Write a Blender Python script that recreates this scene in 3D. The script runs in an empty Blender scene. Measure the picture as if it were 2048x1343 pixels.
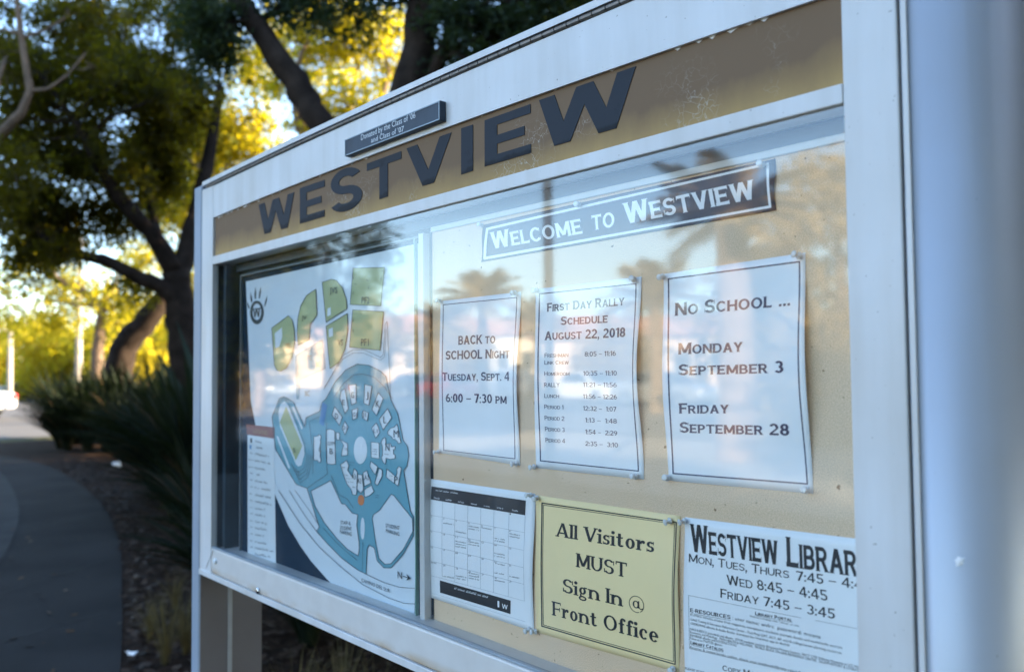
import bpy, math, random
import numpy as np
from mathutils import Vector, Matrix, geometry

# ------------------------------------------------------------------ camera, sky, sun, exposure
SC = bpy.context.scene
COL = SC.collection
FPX, YAW, PITCH, ROLL = 1687.1, -0.849, 0.0423, 0.0092
CAM = np.array([0.0, -0.9164, 1.5])
_f = np.array([math.sin(YAW)*math.cos(PITCH), math.cos(YAW)*math.cos(PITCH), math.sin(PITCH)])
_r = np.array([math.cos(YAW), -math.sin(YAW), 0.0]); _d = np.cross(_f, _r)
RGT = math.cos(ROLL)*_r + math.sin(ROLL)*_d
DWN = -math.sin(ROLL)*_r + math.cos(ROLL)*_d
FWD = _f
cam_data = bpy.data.cameras.new('camera')
cam = bpy.data.objects.new('camera', cam_data); COL.objects.link(cam)
cam.matrix_world = Matrix(((RGT[0], -DWN[0], -FWD[0], CAM[0]), (RGT[1], -DWN[1], -FWD[1], CAM[1]),
                           (RGT[2], -DWN[2], -FWD[2], CAM[2]), (0, 0, 0, 1)))
cam_data.sensor_width = 36.0
cam_data.lens = FPX/2048*36
cam_data.clip_start = 0.02; cam_data.clip_end = 3000
cam_data.dof.use_dof = True
cam_data.dof.focus_distance = 1.3
cam_data.dof.aperture_fstop = 3.6
SC.camera = cam

SUN_EL, SUN_DIR = math.radians(21), (0.55, 0.835)
world = bpy.data.worlds.new('World'); SC.world = world
world.use_nodes = True
_nt = world.node_tree
_sky = _nt.nodes.new('ShaderNodeTexSky'); _sky.sky_type = 'NISHITA'; _sky.sun_disc = False
_sky.sun_elevation = SUN_EL; _sky.sun_rotation = math.atan2(SUN_DIR[0], SUN_DIR[1])
_sky.air_density = 1.0; _sky.dust_density = 0.6; _sky.ozone_density = 2.2
_bg = _nt.nodes['Background']; _bg.inputs[1].default_value = 0.105
_nt.links.new(_sky.outputs[0], _bg.inputs[0])
sun_data = bpy.data.lights.new('sun', 'SUN'); sun_data.energy = 5.0; sun_data.angle = math.radians(0.55)
sun_data.color = (1.0, 0.80, 0.55)
sun = bpy.data.objects.new('sun', sun_data); COL.objects.link(sun)
_sv = Vector((SUN_DIR[0]*math.cos(SUN_EL), SUN_DIR[1]*math.cos(SUN_EL), math.sin(SUN_EL)))
sun.rotation_euler = _sv.to_track_quat('Z', 'Y').to_euler()
sun.location = (10, 15, 12)
SC.view_settings.view_transform = 'Standard'; SC.view_settings.look = 'None'
SC.view_settings.gamma = 1.0; SC.view_settings.use_curve_mapping = False
SC.view_settings.exposure = 3.0
SC.cycles.max_bounces = 8; SC.cycles.transparent_max_bounces = 12
SC.cycles.transmission_bounces = 4; SC.cycles.diffuse_bounces = 3; SC.cycles.glossy_bounces = 3
SC.cycles.caustics_reflective = False; SC.cycles.caustics_refractive = False

random.seed(7); RNG = np.random.default_rng(7)

# ------------------------------------------------------------------ measuring helpers: photo pixel -> a point on a real plane
def ray(px, py):
    return FWD + RGT*((px-1024)/FPX) + DWN*((py-671.5)/FPX)
def at(px, py, y=0.0):                       # the vertical plane y
    d = ray(px, py); return CAM + d*((y-CAM[1])/d[1])
def ground_at(px, py, z=0.0):
    d = ray(px, py); return CAM + d*((z-CAM[2])/d[2])
def deep(px, py, t):                         # t metres along the viewing direction
    return CAM + ray(px, py)*t
def mirror(px, py, t):                       # t metres out, seen by way of the glass
    d = ray(px, py); p = at(px, py, -0.044); k = (p[1]-CAM[1])/d[1]
    return p + d*np.array([1, -1, 1])*(t-k)

# ------------------------------------------------------------------ mesh helpers
class MB:
    def __init__(s): s.v = []; s.f = []; s.m = []
    def add(s, vs, fs, m=0):
        o = len(s.v); s.v.extend([tuple(float(c) for c in v) for v in vs])
        s.f.extend([tuple(i+o for i in f) for f in fs]); s.m.extend([m]*len(fs)); return s
    def box(s, x0, x1, y0, y1, z0, z1, m=0):
        return s.add([(x0,y0,z0),(x1,y0,z0),(x1,y1,z0),(x0,y1,z0),(x0,y0,z1),(x1,y0,z1),(x1,y1,z1),(x0,y1,z1)],
                     [(0,3,2,1),(4,5,6,7),(0,1,5,4),(1,2,6,5),(2,3,7,6),(3,0,4,7)], m)
    def tube(s, pts, rad, n=8, cap=True, m=0, wob=0.0):
        pts = [np.array(p, float) for p in pts]
        if not hasattr(rad, '__len__'): rad = [rad]*len(pts)
        rings = []; ref = np.array([0.31, 0.22, 0.93])
        for i, p in enumerate(pts):
            t = pts[min(i+1, len(pts)-1)] - pts[max(i-1, 0)]; t = t/(np.linalg.norm(t)+1e-9)
            if abs(np.dot(t, ref)) > .93: ref = np.array([1.0, 0.1, 0.05])
            a = np.cross(t, ref); a /= np.linalg.norm(a)+1e-9; b = np.cross(t, a)
            rings.append([p + (a*math.cos(k*2*math.pi/n)+b*math.sin(k*2*math.pi/n))*rad[i]*(1+random.uniform(-wob, wob)) for k in range(n)])
        vs = [v for r in rings for v in r]; fs = []
        for i in range(len(pts)-1):
            for k in range(n):
                fs.append((i*n+k, i*n+(k+1) % n, (i+1)*n+(k+1) % n, (i+1)*n+k))
        if cap: fs += [tuple(range(n))[::-1], tuple((len(pts)-1)*n+k for k in range(n))]
        return s.add(vs, fs, m)
    def lathe(s, c, axis, prof, n=12, m=0):      # prof: (distance along axis, radius)
        c = np.array(c, float); ax = np.array(axis, float); ax /= np.linalg.norm(ax)
        return s.tube_prof(c, ax, prof, n, m)
    def tube_prof(s, c, ax, prof, n, m):
        ref = np.array([0, 0, 1.0]) if abs(ax[2]) < .9 else np.array([1.0, 0, 0])
        a = np.cross(ax, ref); a /= np.linalg.norm(a); b = np.cross(ax, a)
        vs = [c + ax*d + (a*math.cos(k*2*math.pi/n)+b*math.sin(k*2*math.pi/n))*r for d, r in prof for k in range(n)]
        fs = [(i*n+k, i*n+(k+1) % n, (i+1)*n+(k+1) % n, (i+1)*n+k) for i in range(len(prof)-1) for k in range(n)]
        fs += [tuple(range(n))[::-1], tuple((len(prof)-1)*n+k for k in range(n))]
        return s.add(vs, fs, m)
    def prism(s, poly, y0, y1, m=0):             # poly in (x, z), pushed along y
        n = len(poly)
        return s.add([(x, y0, z) for x, z in poly]+[(x, y1, z) for x, z in poly],
                     [tuple(range(n)), tuple(range(2*n-1, n-1, -1))]+[(i, i+n, (i+1) % n+n, (i+1) % n) for i in range(n)], m)

def loc_of(o):
    p = Vector((0, 0, 0))
    while o is not None: p = p + o.location; o = o.parent
    return p
def obj(name, mb, mats, parent=None, smooth=False, bevel=0, origin=None):
    if not isinstance(mats, (list, tuple)): mats = [mats]
    v = np.array(mb.v, float)
    if parent is None:
        base = np.array(origin) if origin is not None else np.array([(v[:,0].min()+v[:,0].max())/2, (v[:,1].min()+v[:,1].max())/2, v[:,2].min()])
    else: base = np.array(loc_of(parent))
    me = bpy.data.meshes.new(name); me.from_pydata((v-base).tolist(), [], mb.f)
    for m in mats: me.materials.append(m)
    if len(mats) > 1: me.polygons.foreach_set('material_index', mb.m)
    if smooth: me.polygons.foreach_set('use_smooth', [True]*len(me.polygons))
    me.validate(); me.update()
    o = bpy.data.objects.new(name, me); COL.objects.link(o)
    if parent is None: o.location = base.tolist()
    else: o.parent = parent
    if bevel:
        b = o.modifiers.new('bevel', 'BEVEL'); b.width = bevel; b.segments = 2; b.limit_method = 'ANGLE'
    return o
def fast_obj(name, v, f4, mat, parent=None):    # many loose quads from numpy arrays
    v = np.asarray(v, np.float32); f4 = np.asarray(f4, np.int32)
    base = np.array(loc_of(parent)) if parent is not None else np.array([v[:,0].mean(), v[:,1].mean(), v[:,2].min()])
    me = bpy.data.meshes.new(name); me.vertices.add(len(v)); me.vertices.foreach_set('co', (v-base).astype(np.float32).ravel())
    nf, k = f4.shape
    me.loops.add(nf*k); me.loops.foreach_set('vertex_index', f4.ravel())
    me.polygons.add(nf); me.polygons.foreach_set('loop_start', np.arange(0, nf*k, k, dtype=np.int32))
    me.materials.append(mat); me.update(calc_edges=True)
    o = bpy.data.objects.new(name, me); COL.objects.link(o)
    if parent is None: o.location = base.tolist()
    else: o.parent = parent
    return o
def empty(name, loc, label=None, cat=None, group=None):
    o = bpy.data.objects.new(name, None); COL.objects.link(o); o.location = [float(c) for c in loc]
    o.empty_display_size = .1
    return tag(o, label, cat, group)
def tag(o, label=None, cat=None, group=None, kind=None):
    if label: o['label'] = label
    if cat: o['category'] = cat
    if group: o['group'] = group
    if kind: o['kind'] = kind
    return o
def copy_thing(src, loc, label, rotz=None):
    c = src.copy(); COL.objects.link(c); c.location = [float(q) for q in loc]; c['label'] = label
    if rotz is not None: c.rotation_euler = (0, 0, rotz)
    for ch in list(src.children):
        k = ch.copy(); COL.objects.link(k); k.parent = c
        for g in list(ch.children):
            q = g.copy(); COL.objects.link(q); q.parent = k
    return c

# ------------------------------------------------------------------ materials
def mat(name, col, rough=.5, metal=0.0, var=0.0, vscale=8.0, bump=0.0, bscale=60.0, spec=.5, col2=None, detail=4):
    m = bpy.data.materials.new(name); m.use_nodes = True; nt = m.node_tree; b = nt.nodes['Principled BSDF']
    b.inputs['Base Color'].default_value = (*col, 1); b.inputs['Roughness'].default_value = rough
    b.inputs['Metallic'].default_value = metal; b.inputs['Specular IOR Level'].default_value = spec
    tc = nt.nodes.new('ShaderNodeTexCoord')
    if var or col2:
        n = nt.nodes.new('ShaderNodeTexNoise'); n.inputs['Scale'].default_value = vscale; n.inputs['Detail'].default_value = detail
        nt.links.new(tc.outputs['Object'], n.inputs['Vector'])
        r = nt.nodes.new('ShaderNodeValToRGB'); r.color_ramp.elements[0].position = .32; r.color_ramp.elements[1].position = .68
        a = col2 if col2 else tuple(c*(1-var) for c in col); z = col if col2 else tuple(min(1, c*(1+var)) for c in col)
        r.color_ramp.elements[0].color = (*a, 1); r.color_ramp.elements[1].color = (*z, 1)
        nt.links.new(n.outputs['Fac'], r.inputs[0]); nt.links.new(r.outputs[0], b.inputs['Base Color'])
    if bump:
        n2 = nt.nodes.new('ShaderNodeTexNoise'); n2.inputs['Scale'].default_value = bscale; n2.inputs['Detail'].default_value = 5
        nt.links.new(tc.outputs['Object'], n2.inputs['Vector'])
        bp = nt.nodes.new('ShaderNodeBump'); bp.inputs['Strength'].default_value = bump; bp.inputs['Distance'].default_value = .01
        nt.links.new(n2.outputs['Fac'], bp.inputs['Height']); nt.links.new(bp.outputs[0], b.inputs['Normal'])
    return m
def N(nt, t, **kw):
    n = nt.nodes.new(t)
    for k, v in kw.items(): setattr(n, k, v)
    return n
def grime(name, col, rough, amount=.16, metal=0.0, streak=(55, 55, 2.2), speck=.19):
    m = bpy.data.materials.new(name); m.use_nodes = True; nt = m.node_tree; b = nt.nodes['Principled BSDF']; b.inputs['Metallic'].default_value = metal
    g = N(nt, 'ShaderNodeNewGeometry'); mp = N(nt, 'ShaderNodeMapping'); mp.inputs['Scale'].default_value = streak; nt.links.new(g.outputs['Position'], mp.inputs[0])
    def nz(vec, sc, det, p0, p1, c0, c1):
        t = N(nt, 'ShaderNodeTexNoise'); t.inputs['Scale'].default_value = sc; t.inputs['Detail'].default_value = det; nt.links.new(vec, t.inputs['Vector'])
        r = N(nt, 'ShaderNodeValToRGB'); r.color_ramp.elements[0].position = p0; r.color_ramp.elements[1].position = p1
        r.color_ramp.elements[0].color = (*c0, 1); r.color_ramp.elements[1].color = (*c1, 1); nt.links.new(t.outputs['Fac'], r.inputs[0]); return r, t
    a = 1-amount
    r1, t1_ = nz(mp.outputs[0], 1.0, 6, .30, .62, (a, a*.985, a*.96), (1, 1, 1))
    r2, _ = nz(g.outputs['Position'], 5, 7, .34, .6, (a*1.02, a, a*.97), (1, 1, 1))
    r3, _ = nz(g.outputs['Position'], 210, 1, speck, speck+.03, (.45, .42, .38), (1, 1, 1))
    prev = None
    for r in (r1, r2, r3):
        x = N(nt, 'ShaderNodeMix', data_type='RGBA', blend_type='MULTIPLY'); x.inputs[0].default_value = 1
        if prev is None: x.inputs[6].default_value = (*col, 1)
        else: nt.links.new(prev, x.inputs[6])
        nt.links.new(r.outputs[0], x.inputs[7]); prev = x.outputs[2]
    nt.links.new(prev, b.inputs['Base Color'])
    rr = N(nt, 'ShaderNodeMapRange'); rr.inputs[3].default_value = rough-.08; rr.inputs[4].default_value = rough+.14; nt.links.new(t1_.outputs['Fac'], rr.inputs[0]); nt.links.new(rr.outputs[0], b.inputs['Roughness'])
    bp = N(nt, 'ShaderNodeBump'); bp.inputs['Strength'].default_value = .05; bp.inputs['Distance'].default_value = .003; nt.links.new(t1_.outputs['Fac'], bp.inputs['Height']); nt.links.new(bp.outputs[0], b.inputs['Normal'])
    return m
def leaf_mat(name, c1, c2, trans, fac=.45, rough=.6, dead=None):
    m = bpy.data.materials.new(name); m.use_nodes = True; nt = m.node_tree; out = nt.nodes['Material Output']; pb = nt.nodes['Principled BSDF']
    g = N(nt, 'ShaderNodeNewGeometry'); r = N(nt, 'ShaderNodeValToRGB')
    r.color_ramp.elements[0].color = (*c1, 1); r.color_ramp.elements[1].color = (*c2, 1)
    if dead:
        r.color_ramp.elements[1].position = .88; e = r.color_ramp.elements.new(.95); e.color = (*dead, 1)
    nt.links.new(g.outputs['Random Per Island'], r.inputs[0])
    nt.links.new(r.outputs[0], pb.inputs['Base Color']); pb.inputs['Roughness'].default_value = rough; pb.inputs['Specular IOR Level'].default_value = .12
    tr = N(nt, 'ShaderNodeBsdfTranslucent'); tr.inputs[0].default_value = (*trans, 1)
    mx = N(nt, 'ShaderNodeMixShader'); mx.inputs[0].default_value = fac
    nt.links.new(pb.outputs[0], mx.inputs[1]); nt.links.new(tr.outputs[0], mx.inputs[2]); nt.links.new(mx.outputs[0], out.inputs[0])
    return m

M_frame = grime('white_aluminium', (.68,.68,.685), .36, .10, streak=(30, 30, 3))
M_post = grime('satin_post_paint', (.47,.51,.58), .40, .06, metal=.2, streak=(14, 14, .5), speck=.165)
M_dark = mat('dark_lining', (.018,.032,.045), .75, var=.2, spec=.12)
M_grey = mat('grey_channel', (.30,.34,.38), .4, var=.12, vscale=20)
M_trim = mat('pale_trim', (.58,.57,.55), .4, var=.06)
M_hinge = mat('dull_hinge_metal', (.16,.15,.14), .45, metal=.6, var=.3, vscale=60)
M_chrome = mat('chrome', (.6,.6,.62), .2, metal=1.0)
M_black = mat('black_ink', (.018,.02,.026), .55)
M_navy = mat('navy_ink', (.02,.035,.10), .55)
M_paper = mat('white_paper', (.88,.89,.91), .6, var=.02, vscale=9)
M_yellow = mat('yellow_paper', (.97,.755,.40), .6, var=.03, vscale=7)
M_letter = bpy.data.materials.new('worn_navy_vinyl'); M_letter.use_nodes = True
def vinyl():
    nt = M_letter.node_tree; b = nt.nodes['Principled BSDF']; b.inputs['Roughness'].default_value = .6; b.inputs['Specular IOR Level'].default_value = .22
    g = N(nt, 'ShaderNodeNewGeometry'); sep = N(nt, 'ShaderNodeSeparateXYZ'); nt.links.new(g.outputs['Position'], sep.inputs[0])
    n = N(nt, 'ShaderNodeTexNoise'); n.inputs['Scale'].default_value = 38; n.inputs['Detail'].default_value = 6; nt.links.new(g.outputs['Position'], n.inputs['Vector'])
    mr = N(nt, 'ShaderNodeMapRange'); mr.inputs[1].default_value = 1.846; mr.inputs[2].default_value = 1.826; mr.inputs[3].default_value = 0; mr.inputs[4].default_value = .75; nt.links.new(sep.outputs[2], mr.inputs[0])
    ad = N(nt, 'ShaderNodeMath', operation='ADD'); nt.links.new(mr.outputs[0], ad.inputs[0]); nt.links.new(n.outputs['Fac'], ad.inputs[1])
    r = N(nt, 'ShaderNodeValToRGB'); r.color_ramp.elements[0].position = .60; r.color_ramp.elements[1].position = .78
    r.color_ramp.elements[0].color = (.021,.026,.036,1); r.color_ramp.elements[1].color = (.006,.008,.012,1); nt.links.new(ad.outputs[0], r.inputs[0]); nt.links.new(r.outputs[0], b.inputs['Base Color'])
vinyl()
M_plaque = mat('dark_plaque', (.02,.036,.06), .55, var=.2, vscale=30, bump=.05, bscale=400)
M_silver = mat('silver_lettering', (.55,.58,.6), .4, metal=.3)
# ------------------------------------------------------------------ lettering: strokes and arcs, merged to one flat outline per glyph
def _style(T, h, s, sh, k=1.0): return dict(T=T, h=h, s=s, sh=sh, k=k)
COPPER = _style(.235, .165, .045, .04)
COPLIGHT = _style(.17, .13, .03, .03)
SANS = _style(.22, .185, 0, 0)
GOTHIC = _style(.17, .14, 0, 0)
SLAB = _style(.215, .095, .085, .075)
def glyph(ch, st):
    T, h, s, sh = st['T'], st['h'], st['s'], st['sh']; P = []
    Td = T*1.12
    def R(x0, y0, x1, y1): P.append([(x0,y0),(x1,y0),(x1,y1),(x0,y1)])
    def sv(x0, x1, y):
        if s: R(x0-s, 0 if y == 0 else y-sh, x1+s, sh if y == 0 else y)
    def V(x, y0=0, y1=1, f='bt'):
        R(x, y0, x+T, y1)
        if 'b' in f and y0 == 0: sv(x, x+T, 0)
        if 't' in f and s: R(x-s, y1-sh, x+T+s, y1)
        if 'q' in f and s: R(x-s*1.3, y1-sh, x+T*.5, y1)
    def Hz(x0, x1, y, f=''):
        R(x0, y, x1, y+h)
        if 'r' in f and s: R(x1-sh*.8, max(0, y-s*1.2), x1, min(1, y+h+s*1.2))
        if 'l' in f and s: R(x0, max(0, y-s*1.2), x0+sh*.8, min(1, y+h+s*1.2))
    def D(x0, y0, x1, y1, w=None, f='be'):
        w = w or Td; P.append([(x0,y0),(x0+w,y0),(x1+w,y1),(x1,y1)])
        if 'b' in f and y0 in (0, 1): sv(x0, x0+w, y0)
        if 'e' in f and y1 in (0, 1): sv(x1, x1+w, y1)
    def A(cx, cy, rx, ry, a0, a1, t=None, hh=None):
        t = T if t is None else t; hh = h if hh is None else hh; n = max(6, int(abs(a1-a0)/14)); o = []; i_ = []
        for k in range(n+1):
            a = math.radians(a0+(a1-a0)*k/n); c, d = math.cos(a), math.sin(a)
            o.append((cx+rx*c, cy+ry*d)); i_.append((cx+(rx-t)*c, cy+(ry-hh)*d))
        for k in range(n): P.append([i_[k], o[k], o[k+1], i_[k+1]])
    hb = .5-h/2; rl = (.5+h/2)/2; w = .8
    thin = Td*.62 if s > .06 else Td
    if ch == 'A': w=1.0; D(0,0,.5-thin/2,1,thin,'b'); D(1-Td,0,.5-Td/2,1,Td,'b'); Hz(.2,.8,.24)
    elif ch == 'B': w=.84; V(0,f=''); R(-s,0,.1,sh if s else .01); Hz(0,.46,0); Hz(0,.46,hb); Hz(0,.43,1-h); A(.43,1-rl,.35,rl,-90,90); A(.46,rl,.38,rl,-90,90)
    elif ch == 'C': w=.95; A(.5,.5,.5,.5,42,318); (s and R(.82,.66,.82+sh,.93)); (s and R(.82,.07,.82+sh,.34))
    elif ch == 'D': w=.95; V(0,f=''); Hz(-s,.45,0); Hz(-s,.45,1-h); A(.45,.5,.5,.5,-90,90)
    elif ch == 'E': w=.78; V(0,f=''); Hz(-s,.78,0,'r'); Hz(0,.68,hb,'r'); Hz(-s,.78,1-h,'r')
    elif ch == 'F': w=.74; V(0,f='b'); Hz(0,.66,hb,'r'); Hz(-s,.74,1-h,'r')
    elif ch == 'G': w=1.0; A(.5,.5,.5,.5,42,325); R(.95-T,.1,.95,.46); R(.58,.46-h,.95+s,.46)
    elif ch == 'H': w=.95; V(0); V(w-T); Hz(0,w,hb)
    elif ch == 'I': w=T; V(0)
    elif ch == 'J': w=.6; V(w-T,.3,1,'t'); A(w/2,.3,w/2,.3,180,360)
    elif ch == 'K': w=.92; V(0); D(.68,1,.1,.42,Td,'b'); D(.72,0,.26,.6,Td,'b')
    elif ch == 'L': w=.72; V(0,f='t'); Hz(-s,.72,0,'r')
    elif ch == 'M': w=1.15; V(0,f='b' if not s else 'bt'); V(w-T,f='b' if not s else 'bt'); D(0,1,w/2-Td/2,.12,Td,''); D(w-Td,1,w/2-Td/2,.12,Td,'')
    elif ch == 'N': w=.98; V(0,f='bt'); V(w-T,f='t'); D(0,1,w-Td,0,Td,'')
    elif ch == 'O': w=1.04; A(.52,.5,.52,.5,0,360)
    elif ch == 'P': w=.8; V(0,f='b'); r_=.31; Hz(-s,.42,1-h); Hz(0,.42,1-2*r_); A(.42,1-r_,.38,r_,-90,90)
    elif ch == 'Q': w=1.04; A(.52,.5,.52,.5,0,360); D(.8,-.06,.5,.3,Td*.8,'')
    elif ch == 'R': w=.9; V(0,f='b'); r_=.3; Hz(-s,.44,1-h); Hz(0,.44,1-2*r_); A(.44,1-r_,.37,r_,-90,90); D(.9-Td,0,.36,1-2*r_+.03,Td,'b')
    elif ch == 'S':
        w=.84; A(.42,1-rl,.40,rl,25,270); A(.42,rl,.42,rl,90,-155)
        if s: R(.77,.66,.77+sh,.94); R(.02,.06,.02+sh,.34)
    elif ch == 'T': w=.9; V(.45-T/2,f='b'); Hz(0,.9,1-h); (s and (R(0,1-h-s*1.6,sh,1), R(.9-sh,1-h-s*1.6,.9,1)))
    elif ch == 'U': w=.94; V(0,.42,1,'t'); V(w-T,.42,1,'t'); A(w/2,.42,w/2,.42,180,360)
    elif ch == 'V': w=.98; D(0,1,.49-Td/2,0,Td,'b'); D(.98-thin,1,.49-thin/2,0,thin,'b')
    elif ch == 'W': w=1.4; D(0,1,.37-Td/2,0,Td,'b'); D(.70-thin/2,1,.37-thin/2,0,thin,''); D(.70-Td/2,1,1.03-Td/2,0,Td,''); D(1.4-thin,1,1.03-thin/2,0,thin,'b')
    elif ch == 'X': w=.9; D(0,0,.9-Td,1); D(.9-Td,0,0,1)
    elif ch == 'Y': w=.94; V(.47-T/2,0,.5,'b'); D(0,1,.47-Td/2,.42,Td,'b'); D(.94-thin,1,.47-thin/2,.42,thin,'b')
    elif ch == 'Z': w=.84; Hz(0,.84,0); Hz(0,.84,1-h); D(0,0,.84-Td,1,Td,'')
    elif ch == '0': w=.74; A(.37,.5,.37,.5,0,360)
    elif ch == '1': w=.42; V(.2,f=''); P.append([(.2,1),(.2,.84),(.02,.72),(.02,.86)])
    elif ch == '2': w=.74; A(.36,.69,.36,.31,165,-20); P.append([(0,0),(0,h),(.62,.66),(.72,.58),(.2,h*.8),(.2,0)]); Hz(0,.74,0)
    elif ch == '3': w=.72; A(.34,1-rl,.33,rl,150,-90); A(.34,rl,.37,rl,90,-150)
    elif ch == '4': w=.8; V(.48,f=''); Hz(0,.8,.22); P.append([(0,.22),(.0,.22+h),(.48,1),(.48+T,1),(.16,.22+h*.9)])
    elif ch == '5': w=.72; Hz(.08,.68,1-h); R(.08,.5,.08+T*.85,1); A(.35,.31,.37,.31,130,-150)
    elif ch == '6': w=.74; A(.37,.31,.37,.31,0,360); A(.60,.36,.60,.64,100,176)
    elif ch == '7': w=.72; Hz(0,.72,1-h); D(.14,0,.72-Td,1-h*.5,Td,'')
    elif ch == '8': w=.74; A(.37,1-rl,.33,rl,0,360); A(.37,rl,.37,rl,0,360)
    elif ch == '9': w=.74; A(.37,.69,.37,.31,0,360); A(.14,.64,.60,.64,-80,-4)
    elif ch in '.:,':
        w=.2; R(0,0,.18,.17)
        if ch == ':': R(0,.5,.18,.67)
        if ch == ',': P.append([(.05,0),(.18,0),(.08,-.2),(.0,-.2)])
    elif ch == '-': w=.36; R(0,.36,.36,.36+h*.9)
    elif ch == '\u2013': w=.72; R(0,.36,.72,.36+h*.75)
    elif ch == '@': w=1.2; A(.6,.42,.6,.62,-60,290,.06,.05); A(.55,.40,.25,.28,0,360,.12,.07); R(.70,.14,.82,.68); A(.94,.3,.18,.22,180,330,.07,.07)
    # lower case for the slab face
    elif ch == 'l': w=T; V(0,0,1,'bq')
    elif ch == 'i': w=T; V(0,0,.66,'bq'); A(T/2,.88,T*.62,.115,0,360,T*.6,.11)
    elif ch == 's': w=.5; q=.66; r2=(q/2+h/2)/2; A(.25,q-r2,.24,r2,25,270,T*.85); A(.25,r2,.26,r2,90,-155,T*.85); R(.42,.46,.48,.66); R(0,0,.06,.2)
    elif ch == 't': w=.54; V(.12,.14,.88,''); Hz(0,.48,.66-h); A(.34,.16,.22,.16,180,345,T*.95)
    elif ch == 'o': w=.66; A(.33,.33,.33,.345,0,360)
    elif ch == 'r': w=.54; V(.02,0,.66,'bq'); A(.42,.40,.24,.26,175,60,T*.7,.12); A(.46,.54,.1,.1,0,360,.09,.09)
    elif ch == 'n': w=.8; V(.02,0,.66,'bq'); V(.6-.02,0,.42,'b'); A(.40,.40,.38,.27,0,160,T,.12)
    elif ch == 'f': w=.46; V(.1,0,.78,'b'); Hz(0,.42,.66-h); A(.33,.76,.23,.25,180,50,T,.11); A(.44,.88,.09,.09,0,360,.08,.08)
    elif ch == 'c': w=.58; A(.33,.33,.33,.345,48,315); A(.49,.5,.09,.09,0,360,.085,.085)
    elif ch == 'e': w=.62; A(.33,.33,.33,.345,0,318); Hz(.1,.62,.30)
    elif ch == 'g': w=.66; A(.30,.42,.27,.25,0,360,T*.85); Hz(.4,.66,.60); A(.30,-.1,.31,.17,0,360,T*.6); P.append([(.1,.02),(.08,.2),(.2,.2),(.24,.02)])
    else: w=.35
    return P, w
_GC = {}
def glyph_tris(ch, st):
    key = (ch, id(st))
    if key not in _GC:
        P, w = glyph(ch, st)
        if not P: _GC[key] = ([], [], w)
        else: v, f = union(P); _GC[key] = (v, f, w)
    return _GC[key]
def union(polys):
    vs = []; fs = []
    for p in polys:
        a = sum(p[i][0]*p[(i+1) % len(p)][1]-p[(i+1) % len(p)][0]*p[i][1] for i in range(len(p)))
        if abs(a) < 1e-12: continue
        q = p if a > 0 else p[::-1]
        fs.append(list(range(len(vs), len(vs)+len(q)))); vs += [Vector(c) for c in q]
    r = geometry.delaunay_2d_cdt(vs, [], fs, 0, 1e-5)
    keep = [tuple(f) for f, o in zip(r[2], r[5]) if o]; used = sorted({i for f in keep for i in f}); ix = {i: k for k, i in enumerate(used)}
    return [tuple(r[0][i]) for i in used], [tuple(ix[i] for i in f) for f in keep]
def layout(text, st, smallcaps=True, space=.42, gap=.13):
    x = 0; V_, F_ = [], []
    for i, c in enumerate(text):
        if c == ' ': x += space; continue
        k = 1.0; g = c
        if smallcaps and c.islower(): k = .80; g = c.upper()
        v, f, w = glyph_tris(g, st); o = len(V_)
        V_ += [(x+a*k, b*k) for a, b in v]; F_ += [tuple(j+o for j in t) for t in f]
        x += w*k + gap*(1.0 if st['s'] < .06 else 1.35)
    return V_, F_, x-gap
_font = {}
def layout_plain(text):                              # Blender's own built-in face, for the small print
    c = bpy.data.curves.new('print_text', 'FONT'); c.body = text; c.resolution_u = 2
    o = bpy.data.objects.new('print_text', c); COL.objects.link(o)
    dg = bpy.context.evaluated_depsgraph_get(); e = o.evaluated_get(dg); me = e.to_mesh()
    v = [(p.co.x, p.co.y) for p in me.vertices]; f = [tuple(p.vertices) for p in me.polygons]
    e.to_mesh_clear(); bpy.data.objects.remove(o); bpy.data.curves.remove(c)
    xs = [a for a, b in v] or [0, 1]; x0, x1 = min(xs), max(xs)
    return [((a-x0), b/.70) for a, b in v], f, (x1-x0)

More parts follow.
